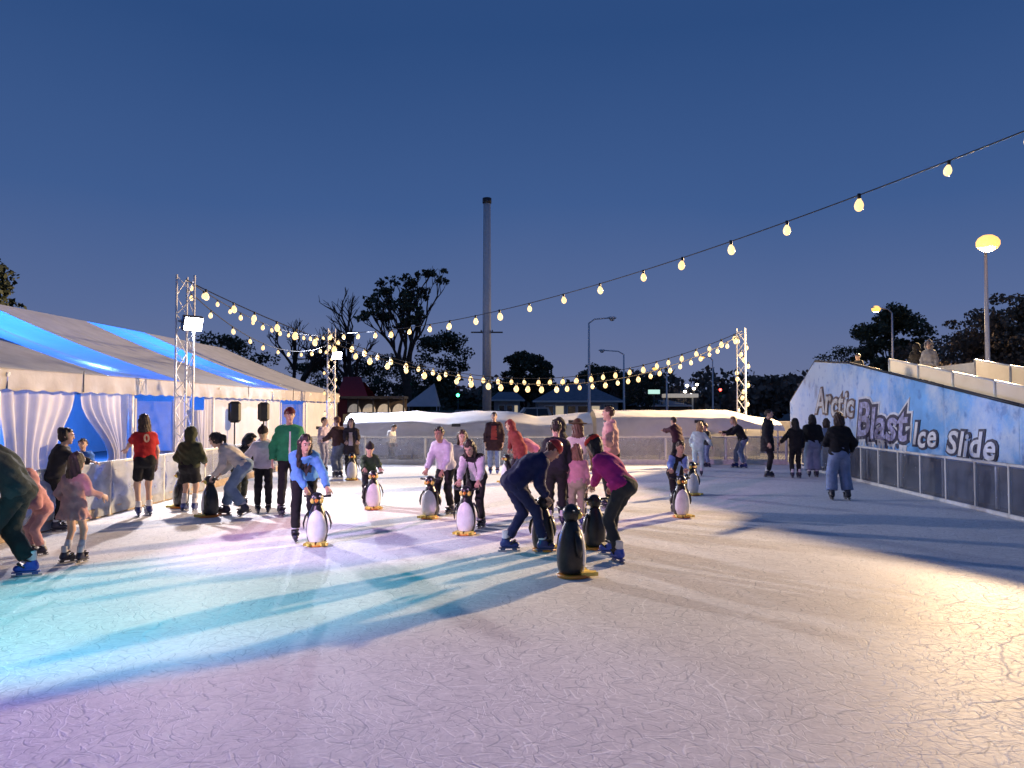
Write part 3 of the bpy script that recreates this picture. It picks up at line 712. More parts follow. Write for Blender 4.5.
tree(358, 283, 70, 'bare winter tree between the slim tower and the tallest tree', 'bare', 32)
tree(297, 300, 66, 'bare winter tree rising behind the marquee roof', 'bare', 8)
tree(322, 352, 74, 'dark bushy tree behind the slim tower', 'dense', 5, w=1.5, n=4000)
tree(222, 326, 58, 'dark round tree showing above the marquee ridge', 'dense', 12, w=1.3, n=4500)
tree(-16, 249, 26, 'dark leafy tree at the left edge, its branch poking into the sky', 'dense', 15, w=.45, n=4200)
tree(440, 328, 76, 'dark bushy tree at the foot of the tall pole', 'dense', 3, w=1.1, n=4500)
tree(378, 345, 80, 'low dark tree behind the red awning', 'dense', 14, w=1.5, n=4000)
tree(526, 346, 90, 'dense round tree standing just right of the tall pole', 'dense', 44, w=1.15, n=6000, lsize=.34)
tree(602, 352, 96, 'umbrella shaped tree behind the low house', 'umbrella', 9, w=1.2, n=4800)
tree(892, 301, 70, 'leafy tree behind the top of the slide', 'dense', 27, w=.95, n=6500, lm=1, lsize=.30)
tree(846, 342, 74, 'small tree left of the leafy tree behind the slide', 'dense', 28, w=1.4, n=3000, lm=1)
tree(962, 308, 58, 'brown hazy tree left of the glaring street lamp pole', 'dense', 37, w=1.6, n=6000, lm=2)
tree(1018, 282, 56, 'big brown tree at the right edge behind the slide', 'dense', 38, w=1.1, n=6500, lm=2)
tree(935, 334, 80, 'low brown tree behind the riders on the slide', 'dense', 39, w=1.8, n=3500, lm=2)
tree(646, 366, 84, 'dark shrubby tree below the warm street lamp', 'dense', 51, w=1.3, n=3500)
# far wood: one mass that nobody could count
cl = []; g = random.Random(4)
for i in range(150):
    px = g.uniform(380, 960); Y = g.uniform(100, 130); p = at(px, g.uniform(368, 392) if px > 600 else g.uniform(376, 398), Y)
    for k_ in range(2): cl.append(((p.x+g.uniform(-2, 2), Y, p.z*g.uniform(.25, .85)), (g.uniform(2, 4), 2, g.uniform(1.0, 2.0)), 1))
leaves('far_wood', cl, 26000, .75, mat('wood_far', (.20, .145, .11), rough=.9, var=.4, nscale=.1), seed=77, kind='stuff', label='dark brown mass of far woodland along the horizon', cat='woodland')
cl = []
for i in range(60):
    px = g.uniform(-200, 500); Y = g.uniform(84, 110); p = at(px, g.uniform(372, 398), Y)
    cl.append(((p.x, Y, p.z*g.uniform(.2, .7)), (g.uniform(2, 4), 2, g.uniform(1.0, 1.8)), 1))
leaves('far_hedge', cl, 9000, .6, M_leafs[0], seed=78, kind='stuff', label='dark hedge mass behind the marquee and the far shelter', cat='hedge')

# tall pole
p = at(487, 197, 46); root = empty('tall_pole', (p.x, 46, -.08), label='tall plain grey pole rising above the far shelters', cat='pole')
k = MB(); k.tube([(0, 0, 0), (0, 0, p.z*.5), (0, 0, p.z-.3)], [.27, .25, .22], n=14); k.build('shaft', mat('pole_steel', (.66, .68, .70), rough=.55, metal=.3, var=.1), root)
k = MB(); k.lathe([(.23, p.z-.32), (.27, p.z-.30), (.27, p.z), (.22, p.z+.02)], n=14); k.build('cap', M_dark, root)
zc = at(487, 331, 46).z; k = MB(); k.box((0, 0, zc), (1.9, .08, .08), bev=.01); k.build('cross_bar', M_dark, root)
for s_ in (-.33, .33): k = MB(); k.box((s_, 0, zc+.06), (.06, .7, .10)); k.build('bracket', M_dark, root)

# houses
M_tile = mat('roof_tiles', (.20, .20, .23), rough=.8, var=.2, nscale=3, bump=.4, bscale=6)
M_wallw = mat('weatherboard', (.42, .40, .40), rough=.7, var=.12, nscale=2)
M_glassd = mat('dark_window', (.02, .022, .03), rough=.1)
M_glow = mat('lit_window', (.8, .7, .5), emis=(1, .8, .5), estr=.45, sample=False)
def house(x0, x1, Y, eave_z, ridge_z, depth, label, wins, hip=2.2, wallm=M_wallw, roofm=M_tile, chim=True):
    root = empty('house', ((x0+x1)/2, Y, -.08), label=label, cat='house', group='low houses beyond the rink'); w = x1-x0; h = eave_z+.08
    k = MB(); k.box((0, depth/2, h/2), (w, depth, h)); k.build('wall', wallm, root)
    o_ = .5; rz = ridge_z+.08; a, c = -w/2-o_, w/2+o_; y0, y1 = -o_, depth+o_; ym = depth/2
    k = MB(); k.add([(a, y0, h+.01), (c, y0, h+.01), (c, y1, h+.01), (a, y1, h+.01), (a+hip, ym, rz), (c-hip, ym, rz)], [(0, 1, 5, 4), (1, 2, 5), (2, 3, 4, 5), (3, 0, 4), (3, 2, 1, 0)]); rf = k.build('roof', roofm, root)
    if chim: k = MB(); k.box((c-hip*1.1, ym+.3, rz+.05), (.7, .6, .9)); k.build('chimney', M_wallw, rf)
    k = MB(); k.box((0, -.52, h-.06), (w+1.02, .06, .16)); k.build('gutter', M_white, rf)
    for (f, ww, z0, z1, lit) in wins:
        wd = MB(); X = -w/2+w*f; wd.box((X, -.03, (z0+z1)/2+.08), (ww, .06, z1-z0)); wn_ = wd.build('window', M_white, root)
        pn = MB(); pn.box((X, -.07, (z0+z1)/2+.08), (ww-.18, .03, z1-z0-.18)); pn.build('pane', M_glow if lit else M_glassd, wn_)
p0 = at(538, 405, 72); p1 = at(618, 405, 72)
house(p0.x, p1.x, 72, 2.6, 4.3, 8, 'low white house with a grey hip roof in the middle distance', [(.14, .9, .9, 2.2, 0), (.27, .9, .9, 2.2, 1), (.42, .9, .9, 2.2, 0), (.56, 1.1, .9, 2.2, 0), (.72, .9, .9, 2.2, 1), (.88, .9, .5, 2.3, 0)], hip=3.2)
p0 = at(494, 405, 80); p1 = at(520, 405, 80)
house(p0.x, p1.x, 80, 2.8, 3.7, 7, 'small pale house beside the foot of the tall pole', [(.3, .7, 1.3, 2.3, 0), (.6, .7, 1.3, 2.3, 0), (.85, .5, 1.3, 2.3, 1)], hip=.9, chim=False)
p0 = at(640, 405, 92); p1 = at(688, 405, 92)
house(p0.x, p1.x, 92, 2.3, 3.0, 9, 'low dark building left of the red traffic light', [(.2, .8, .9, 1.7, 1), (.5, .8, .9, 1.7, 1), (.8, .8, .9, 1.7, 0)], hip=2, wallm=mat('brown_wall', (.14, .10, .09), rough=.8), chim=False)

# site hut with pale arches, red awning
p0 = at(343, 405, 38); p1 = at(404, 405, 38); w = p1.x-p0.x
root = empty('arcade_hut', ((p0.x+p1.x)/2, 38, -.08), label='grey green arcade wall with four pale arches below the red awning', cat='hut')
z0 = 1.55; k = MB(); k.box((0, .6, z0/2+.04), (w, 1.2, z0+.08)); k.build('wall', mat('olive_wall', (.20, .19, .13), rough=.8), root)
k = MB(); k.box((0, .5, 2.45), (w+.1, 1.4, .12)); k.build('lintel', M_dark, root)
k = MB(); k.box((0, 1.0, 2.0), (w, .1, .76)); k.build('back_board', mat('brown_board', (.09, .07, .06), rough=.8), root)
for i in range(4):
    X = -w/2+w*(i+.5)/4; k = MB()
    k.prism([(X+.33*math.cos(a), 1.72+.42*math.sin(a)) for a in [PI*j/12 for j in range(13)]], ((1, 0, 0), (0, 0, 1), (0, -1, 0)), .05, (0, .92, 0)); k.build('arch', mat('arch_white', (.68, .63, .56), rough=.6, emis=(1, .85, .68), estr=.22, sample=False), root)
    k = MB(); k.box((-w/2+w*(i+1)/4-.02, .02, 2.0), (.07, .07, .78)); k.build('post', M_dark, root)
p0 = at(340, 398, 44); p1 = at(366, 398, 44); zt = at(350, 376, 44).z
root = empty('red_awning', ((p0.x+p1.x)/2, 44, -.08), label='dark red awning stall beside the slim truss tower', cat='awning'); w = p1.x-p0.x
k = MB(); k.add([(-w/2, -1, 2.55), (w/2+.3, -1, 2.55), (w/2-.5, 1, zt+.08), (-w/2, 1, zt+.08), (-w/2, 2.2, 2.5), (w/2+.3, 2.2, 2.5)], [(0, 1, 2, 3), (3, 2, 5, 4)]); k.build('awning_sheet', mat('red_canvas', (.22, .012, .02), rough=.7), root)
k = MB(); k.box((0, 1.0, zt-.12), (w*.8, .05, .22)); k.build('name_board', M_white, root)
k = MB(); k.box((0, .5, 1.2), (w*.95, 2.2, 2.6)); k.build('stall_body', mat('maroon_wall', (.10, .012, .018), rough=.7), root)
# small white pennant tent
p = at(424, 390, 60); root = empty('pennant_tent', (p.x, 60, -.08), label='small white pointed tent beyond the far shelter', cat='tent')
zt = p.z+.3; k = MB(); k.add([(-1.4, -1.2, 2.1), (1.2, -1.2, 2.1), (1.2, 1.2, 2.1), (-1.4, 1.2, 2.1), (.8, 0, zt+.3)], [(0, 1, 4), (1, 2, 4), (2, 3, 4), (3, 0, 4)]); k.build('canopy', M_tarp, root)
for sx_ in (-1.3, 1.1):
    for sy_ in (-1.1, 1.1): k = MB(); k.tube([(sx_, sy_, 0), (sx_, sy_, 2.12)], .03, n=5); k.build('leg', M_alu, root)

# parked cars
M_tyre = mat('tyre', (.015, .015, .015), rough=.9); M_rim = mat('rim', (.4, .4, .42), rough=.3, metal=.9)
M_headl = mat('headlight', (.9, .9, .9), emis=(1, .92, .8), estr=6, sample=False); M_taill = mat('taillight', (.5, .02, .02), emis=(1, .05, .03), estr=3, sample=False)
def car(px, Y, rz, col, label, lights=False, van=False, z=-.08):
    p = at(px, 405, Y); root = empty('parked_car', (p.x, Y, z), rz, label=label, cat='car', group='cars parked beyond the rink')
    paint = mat('car_paint_%d_%d' % (px, Y), col, rough=.25, var=.05, spec=.6)
    prof = [(-2.1, .35), (-2.12, .75), (-1.95, .95), (-1.2, 1.0), (1.0, .98), (1.9, .82), (2.12, .65), (2.1, .33)]
    k = MB(); k.prism(prof, ((1, 0, 0), (0, 0, 1), (0, 1, 0)), 1.74, (0, -.87, 0)); body = k.build('body', paint, root)
    top = 1.85 if van else 1.46
    k = MB(); cab = [(-1.75, .96, .82), (1.15, .96, .82), (.45, top, .66), (-1.35, top, .66)]
    k.add([(x, -y, zz) for x, zz, y in cab]+[(x, y, zz) for x, zz, y in cab], [(0, 1, 2, 3), (7, 6, 5, 4), (3, 2, 6, 7), (1, 5, 6, 2), (0, 3, 7, 4)]); k.build('roof', paint, root)
    for s_ in (-1, 1):
        for (xa, xb) in ((-1.40, -.52), (-.44, .62)):
            def sp(x, zz): return (x, s_*(.83-.16*(zz-.96)/(top-.96)+.004), zz)
            k = MB(); zt_ = top-.1; q = [sp(xa, 1.02), sp(xb+.15*(xb > 0), 1.02), sp(xb-.25*(xb > 0), zt_), sp(xa+.15*(xa < -1), zt_)]; k.add(q, [(0, 1, 2, 3) if s_ < 0 else (3, 2, 1, 0)]); k.build('window', M_glassd, root)
        for X in (-1.3, 1.35):
            k = MB(); k.tube([(X, s_*.70, .32), (X, s_*.90, .32)], .32, n=14); wh = k.build('wheel', M_tyre, root)
            k = MB(); k.tube([(X, s_*.89, .32), (X, s_*.915, .32)], .2, n=10); k.build('rim', M_rim, wh)
        k = MB(); k.box((2.10, s_*.62, .68), (.06, .34, .14), bev=.02); k.build('headlight', M_headl if lights else M_white, root)
        k = MB(); k.box((-2.11, s_*.64, .80), (.05, .28, .16), bev=.015); k.build('taillight', M_taill, root)
    k = MB(); k.add([(1.12, -.72, 1.0), (1.12, .72, 1.0), (.48, .62, top-.06), (.48, -.62, top-.06)], [(0, 1, 2, 3)]); o = k.build('windscreen', M_glassd, root); o.location = (.012, 0, .012)
car(448, 52, R(5), (.05, .09, .08), 'dark green parked car left of the tall pole', z=.25)
car(463, 58, R(178), (.30, .31, .33), 'silver parked car beside the tall pole', z=.3)
car(505, 54, R(0), (.04, .05, .08), 'dark blue parked car in front of the small pale house', z=.28)
car(530, 60, R(185), (.45, .42, .38), 'cream van parked in front of the low white house', van=True, z=.1)
car(690, 78, R(-60), (.3, .02, .02), 'red car with lit headlights near the traffic light', lights=True)
car(668, 74, R(-75), (.3, .3, .32), 'grey car with lit headlights below the green sign', lights=True)
car(735, 84, R(-95), (.1, .1, .12), 'dark car with lit headlights behind the bulb-wrapped tower', lights=True)
# traffic light, signs
def signal(px, py, Y, label, hot, cat_='traffic light'):
    p = at(px, py, Y); root = empty('traffic_light', (p.x, Y, -.08), label=label, cat=cat_, group='traffic lights on the road')
    k = MB(); k.tube([(0, 0, 0), (0, 0, p.z-.5)], .07, n=6); k.build('pole', M_dark, root)
    k = MB(); k.box((0, 0, p.z-.25), (.36, .28, 1.1), bev=.05); k.build('housing', M_black, root)
    for i, c in enumerate(((1, .05, .04), (.9, .5, .05), (.05, .7, .3))):
        k = MB(); k.ball((0, -.15, p.z+.10-i*.34), (.14, .05, .14), None, 10, 6)
        k.build('lens', mat('signal_%d_%d' % (i, hot), tuple(x*.2 for x in c), emis=c, estr=(14 if i == hot else .0), sample=False), root)
signal(720, 390, 82, 'traffic light showing red, left of the bulb-wrapped tower', 0)
signal(458, 388, 70, 'traffic light showing green, left of the tall pole', 2)
p = at(654, 391, 76); root = empty('lit_sign', (p.x, 76, -.08), label='pale green lit sign board on a post above the dark hedge', cat='sign')
k = MB(); k.tube([(0, .06, 0), (0, .06, p.z)], .06, n=6); k.build('post', M_dark, root)
k = MB(); k.box((0, 0, p.z), (1.15, .10, .42), bev=.02); k.build('board', mat('sign_glow', (.5, .7, .6), emis=(.6, .95, .8), estr=.9, sample=False), root)
p = at(680, 395, 86); root = empty('lit_canopy', (p.x, 86, -.08), label='pale lit roadside canopy left of the red traffic light', cat='canopy')
k = MB(); k.box((0, 0, p.z), (3.6, 2.2, .42), bev=.04); k.build('fascia', mat('canopy_glow', (.7, .65, .6), emis=(1, .88, .72), estr=.3, sample=False), root)
for sx_ in (-1.4, 1.4): k = MB(); k.tube([(sx_, 0, 0), (sx_, 0, p.z-.2)], .09, n=6); k.build('column', M_white, root)
# cluster of far lamps near the road
M_pin = mat('pin_lamp', (1, 1, .9), emis=(1, .88, .7), estr=12, sample=False)
for i, (px, py) in enumerate(((687, 385), (694, 388), (685, 391), (691, 394), (697, 384))):
    Y = 92+i*2; p = at(px, py, Y); root = empty('road_lamp', (p.x, Y, -.08), label='%s of the cluster of white road lamps near the traffic light' % ('highest left lamp', 'middle right lamp', 'lower left lamp', 'lowest lamp', 'topmost right lamp')[i], cat='lamp', group='cluster of road lamps')
    k = MB(); k.tube([(0, 0, 0), (0, 0, p.z-.1)], .06, n=6); k.build('pole', M_dark, root)
    k = MB(); k.ball((0, 0, p.z), (.20, .20, .16), None, 10, 6); k.build('globe', M_pin, root)
p = at(803, 387, 60); root = empty('road_sign', (p.x, 60, -.08), label='small pale triangular give way sign left of the slide', cat='sign')
k = MB(); k.tube([(0, .05, 0), (0, .05, p.z)], .035, n=6); k.build('post', M_dark, root)
k = MB(); k.prism([(-.5, .35), (.5, .35), (0, -.5)], ((1, 0, 0), (0, 0, 1), (0, 1, 0)), .03, (0, 0, p.z)); k.build('plate', mat('sign_face', (.55, .48, .40), rough=.5), root)
# dark gate wall closing the far right gap
b = MB(); a = gnd(700, 440); b.box((8.6, 33, .62), (7.5, .12, 1.3), bev=.02)
b.build('site_fence', mat('fence_grey', (.16, .15, .16), rough=.8, var=.2), label='low grey site fence between the tarpaulin and the slide', cat='fence')

# ================================================================== PENGUIN SKATING AIDS
def penguin_proto(dark):
    shell = mat('penguin_black', (.016, .016, .018), rough=.36, var=.5, nscale=14, spec=.5)
    belly_m = mat('penguin_white', (.70, .70, .71), rough=.45, var=.16, nscale=9)
    orange = mat('penguin_orange', (.72, .24, .03), rough=.45, var=.15); yellow = mat('penguin_yellow', (.78, .58, .12), rough=.45, var=.12)
    root = bpy.data.objects.new('penguin_skating_aid', None); COL.objects.link(root); root.empty_display_size = .1
    prof = [(.095, .035), (.125, .05), (.142, .10), (.150, .17), (.148, .25), (.136, .33), (.116, .40), (.092, .455), (.072, .495), (.064, .52)]
    k = MB(); k.lathe(prof, n=24, sx=.90, sy=.88); k.build('body', shell, root)
    k = MB()
    def bl(u, v):
        z = .055+(.455-.055)*v; r = np.interp(z, [q[1] for q in prof], [q[0] for q in prof])
        half = R(66)*math.sqrt(max(0, 1-max(0, (v-.45)/.55)**2.2))*(.80+.2*min(1, v*5))
        a = PI/2+(u*2-1)*half; off = .007*(1-abs(u*2-1)**6)-.001
        return ((r*.90+off)*math.cos(a), (r*.88+off)*math.sin(a), z)
    k.grid(bl, 16, 14); k.build('belly', belly_m, root)
    k = MB(); k.ball((0, .008, .585), (.082, .088, .086), None, 18, 12); hd = k.build('head', shell, root)
    k = MB(); k.tube([(0, .075, .578), (0, .115, .568), (0, .150, .552)], [.030, .022, .005], n=10, flat=.75); k.build('beak', orange, hd)
    for s_ in (-1, 1):
        k = MB(); k.ball((s_*.052, .055, .565), (.032, .036, .036), None, 10, 7); k.build('cheek', yellow, hd)
        k = MB(); k.ball((s_*.040, .074, .615), (.016, .010, .018), None, 8, 6); e_ = k.build('eye', belly_m, hd)
        k = MB(); k.ball((s_*.040, .084, .615), (.008, .005, .010), None, 8, 6); k.build('pupil', shell, e_)
        k = MB(); k.tube([(s_*.105, 0, .43), (s_*.150, -.01, .36), (s_*.172, -.015, .27), (s_*.165, -.01, .20)], [.030, .040, .036, .014], n=8, flat=.32, upv=Vector((1, 0, 0))); k.build('flipper', shell, root)
        k = MB(); k.tube([(s_*.06, -.02, .61), (s_*.12, -.03, .615), (s_*.17, -.03, .62)], [.014, .016, .017], n=8); k.build('handle', shell, hd)
        k = MB()
        k.prism([(s_*.02, -.02), (s_*.12, -.02), (s_*.15, .14), (s_*.115, .115), (s_*.08, .165), (s_*.055, .115), (s_*.01, .13)][::s_], ((1, 0, 0), (0, 1, 0), (0, 0, 1)), .035, (0, .06, .018)); k.build('foot', yellow, root)
    k = MB(); k.lathe([(.13, 0), (.142, .006), (.142, .026), (.12, .034)], n=24, sy=1.12, c=(0, .03, 0)); k.build('base', orange, root)
    return root
PROTO = penguin_proto(False); used_proto = [False]
PEN = {}
def penguin(key, px, py, face, label, sc=1.02):
    o = copy_tree(PROTO) if used_proto[0] else PROTO
    used_proto[0] = True
    p = gnd(px, py); o.location = (p.x, p.y, .001); o.rotation_euler = (0, 0, PI+R(face)); s = sc; o.scale = (s, s, s)
    tag(o, label, 'penguin', 'penguin skating aids on the ice'); PEN[key] = (p, PI+R(face), s); return o
def handle(key, side):
    p, r, s = PEN[key]; v = Matrix.Rotation(r, 3, 'Z')@Vector((side*.135*s, -.04*s, .635*s)); return p+v
penguin('cream', 210, 517, -90, 'black penguin skating aid held by the bent skater in the cream sweater')
penguin('olive', 181, 508, -100, 'penguin skating aid partly hidden beside the skater in the olive hood')
penguin('blue', 317, 545, 8, 'white bellied penguin skating aid under the girl in the bright blue sweater')
penguin('longhair', 352, 480, 5, 'distant penguin skating aid in front of the long haired woman in dark coat')
penguin('boygreen', 373, 509, 14, 'penguin skating aid with orange base pushed by the boy in dark green')
penguin('overall', 430, 518, -12, 'penguin skating aid of the tall boy in white top and black overalls')
penguin('vest', 466, 534, -8, 'penguin skating aid pushed by the child in white shirt and black vest')
penguin('redhood', 507, 483, -65, 'dark penguin skating aid of the bent skater in the red hooded coat')
penguin('navy', 543, 551, 150, 'black penguin skating aid gripped by the skater in navy')
penguin('lone', 571, 577, 118, 'lone black penguin skating aid standing nearest the camera, its back to us', 1.14)
penguin('magenta', 595, 549, -155, 'black penguin skating aid in front of the skater in the magenta sweater')
penguin('bluesleeve', 681, 517, 10, 'penguin skating aid of the boy with blue sleeves')
penguin('mint', 692, 495, 12, 'penguin skating aid standing behind the boy with blue sleeves')

# ================================================================== PEOPLE
def surfnet(f, lo, hi, h):
    lo = np.array(lo, np.float32); n = np.ceil((np.array(hi)-lo)/h).astype(int)+1
    ax = [lo[i]+h*np.arange(n[i], dtype=np.float32) for i in range(3)]
    P = np.meshgrid(*ax, indexing='ij'); v = f(P).astype(np.float32)
    s = v < 0; c = [slice(None, -1), slice(1, None)]
    cnt = sum(s[c[i], c[j], c[k]].astype(np.int8) for i in (0, 1) for j in (0, 1) for k in (0, 1))
    act = (cnt > 0) & (cnt < 8); I = np.argwhere(act)
    idx = np.full(act.shape, -1, np.int64); idx[act] = np.arange(len(I))
    acc = np.zeros((len(I), 3), np.float32); num = np.zeros(len(I), np.float32)
    cor = [(i, j, k) for i in (0, 1) for j in (0, 1) for k in (0, 1)]
    for a in range(3):
        for q in cor:
            if q[a]: continue
            q2 = list(q); q2[a] = 1
            va = v[I[:, 0]+q[0], I[:, 1]+q[1], I[:, 2]+q[2]]; vb = v[I[:, 0]+q2[0], I[:, 1]+q2[1], I[:, 2]+q2[2]]
            x = (va < 0) != (vb < 0); t = np.where(x, va/np.where(x, va-vb, 1), 0)
            off = np.tile(np.array(q, np.float32), (len(I), 1)); off[:, a] = t
            acc += off*x[:, None]; num += x
    V = lo+h*(I+acc/np.maximum(num, 1)[:, None])
    F = []
    for a in range(3):
        b_, d_ = (a+1) % 3, (a+2) % 3
        sl0 = [slice(None)]*3; sl1 = [slice(None)]*3; sl0[a] = slice(None, -1); sl1[a] = slice(1, None)
        ch = s[tuple(sl0)] != s[tuple(sl1)]; E_ = np.argwhere(ch)
        ok = (E_[:, b_] > 0) & (E_[:, d_] > 0) & (E_[:, b_] < n[b_]-1) & (E_[:, d_] < n[d_]-1); E_ = E_[ok]
        ins = s[tuple(sl0)][tuple(E_.T)]
        def cell(db, dd):
            q = E_.copy(); q[:, b_] += db; q[:, d_] += dd; return idx[tuple(q.T)]
        Q = np.stack([cell(-1, -1), cell(0, -1), cell(0, 0), cell(-1, 0)], 1)
        Q[~ins] = Q[~ins][:, ::-1]; F.append(Q)
    return V, np.concatenate(F)
def cap(P, a, b, ra, rb):
    ax, ay, az = a; dx, dy, dz = b[0]-ax, b[1]-ay, b[2]-az; L2 = dx*dx+dy*dy+dz*dz+1e-9
    px, py, pz = P[0]-np.float32(ax), P[1]-np.float32(ay), P[2]-np.float32(az)
    t = np.clip((px*dx+py*dy+pz*dz)/np.float32(L2), 0, 1)
    return np.sqrt((px-t*dx)**2+(py-t*dy)**2+(pz-t*dz)**2)-(ra+(rb-ra)*t)
def ell(P, c, M, r):
    q = [P[i]-np.float32(c[i]) for i in range(3)]; s = 0
    for i in range(3): s = s+((q[0]*M[i][0]+q[1]*M[i][1]+q[2]*M[i][2])/r[i])**2
    return (np.sqrt(s)-1)*min(r)
def smin(a, b, k):
    h = np.clip(.5+.5*(b-a)/k, 0, 1); return b*(1-h)+a*h-k*h*(1-h)
def plane(P, o, n):  # positive beyond o along n
    return (P[0]-np.float32(o[0]))*n[0]+(P[1]-np.float32(o[1]))*n[1]+(P[2]-np.float32(o[2]))*n[2]
def union(P, prims, k=.05):
    d = None
    for a in prims:
        e = cap(P, *a); d = e if d is None else smin(d, e, k)
    return d
def wrinkle(P, amp, ph):
    return amp*(np.sin(P[0]*31+P[2]*23+ph)*np.sin(P[1]*27-P[2]*34+ph*2)+.6*np.sin(P[2]*58+P[0]*22+ph*3)*np.sin(P[1]*40+P[0]*30))
def bounds(prims, pad):
    A_ = np.array([list(p[0]) for p in prims]+[list(p[1]) for p in prims]); r = max(max(p[2], p[3]) for p in prims)
    return A_.min(0)-r-pad, A_.max(0)+r+pad
def ik(S, T, l1, l2, hint):
    d = T-S; L = d.length
    if L > (l1+l2)*.985: d = d*((l1+l2)*.985/L); L = d.length; T = S+d
    L = max(L, abs(l1-l2)+.03); u = d.normalized(); x = (l1*l1-l2*l2+L*L)/(2*L); h = math.sqrt(max(0, l1*l1-x*x))
    w = hint-u*hint.dot(u)
    if w.length < 1e-4: w = Vector((1, 0, 0)).cross(u)
    return S+u*x+w.normalized()*h, T

SKINS = dict(light=(.56, .36, .27), tan=(.42, .25, .17), brown=(.22, .12, .08))
# skates: shared meshes
def skate_meshes(shell, liner, key):
    def f(P):
        d = cap(P, (0, -.012, .12), (0, -.012, 0), .050, .052); d = smin(d, cap(P, (0, -.045, -.045), (0, .125, -.055), .045, .036), .04)
        d = np.maximum(d, -(P[2]+.088)); return np.maximum(d, P[2]-.13)
    V, F = surfnet(f, (-.08, -.13, -.12), (.08, .20, .16), .012)
    z = V[F].mean(1)[:, 2]; y = V[F].mean(1)[:, 1]
    me = np_mesh('skate', V, F, [mat('skate_shell_'+key, shell, rough=.35, var=.15), mat('skate_liner_'+key, liner, rough=.7, var=.1)], mi=(z > .035-(y > .02)*.02).astype(int))
    k = MB(); k.box((0, .035, -.096), (.05, .27, .016), bev=.004); k.box((0, -.05, -.112), (.022, .06, .03)); k.box((0, .10, -.112), (.022, .06, .03))
    k.prism([(-.125, -.128), (.175, -.128), (.185, -.118), (.16, -.142), (-.115, -.142)], ((0, 1, 0), (0, 0, 1), (1, 0, 0)), .004, (-.002, 0, 0))
    bl = MB(); bl.box((0, .03, -.132), (.004, .29, .022), mi=0); bl.v += k.v; off = 8
    for q, mm, ss in zip(k.f[:-7], k.m, k.sm): bl.f.append([i+off for i in q]); bl.m.append(1); bl.sm.append(False)
    blm = bl.mesh('blade', [M_steel, mat('skate_holder_'+key, tuple(c*.6+.05 for c in shell), rough=.4)])
    st = MB()
    for (yy, zz, tilt) in ((.01, .03, .25), (.07, -.02, .6)): st.box((0, yy+.01, zz), (.106, .09, .018), Matrix.Rotation(tilt, 3, 'X'), bev=.004)
    return me, blm, st.mesh('strap', M_black)
SK = dict(blue=skate_meshes((.03, .07, .42), (.70, .70, .72), 'blue'), dark=skate_meshes((.02, .022, .05), (.55, .55, .58), 'dark'), black=skate_meshes((.015, .015, .02), (.05, .05, .06), 'black'), navy=skate_meshes((.02, .035, .16), (.62, .60, .62), 'navy'))
M_eye = mat('eye_dark', (.02, .015, .012), rough=.2); M_lip = mat('lips', (.38, .14, .12), rough=.5); M_eyew = mat('eye_white', (.7, .7, .68), rough=.3)

def hand(k, wr, d, pn, side, s, curl, mi=0):
    d = d.normalized(); pn = (pn-d*pn.dot(d)); pn = pn.normalized() if pn.length > 1e-4 else frame(d)[0]
    x = pn.cross(d)*side   # thumb side
    k.tube([wr-d*.02*s, wr+d*.03*s, wr+d*.085*s], [.026*s, .036*s, .040*s], n=8, mi=mi, flat=.42, upv=pn)
    for i, (o, L_) in enumerate(((.030, .070), (.010, .080), (-.010, .074), (-.029, .058))):
        b0 = wr+d*.078*s+x*o*s; d1 = (d*math.cos(curl*.7)+pn*math.sin(curl*.7)); d2 = (d*math.cos(curl*1.9)+pn*math.sin(curl*1.9))
        k.tube([b0, b0+d1*L_*.5*s, b0+(d1*.5+d2*.5)*L_*s], [.0095*s, .0088*s, .007*s], n=6, mi=mi)
    b0 = wr+d*.025*s+x*.030*s; dt = (d*.75+x*.6+pn*.25).normalized()
    k.tube([b0, b0+dt*.045*s, b0+dt*.045*s+(dt+pn*.5*curl+d*.2).normalized()*.032*s], [.013*s, .011*s, .008*s], n=6, mi=mi)

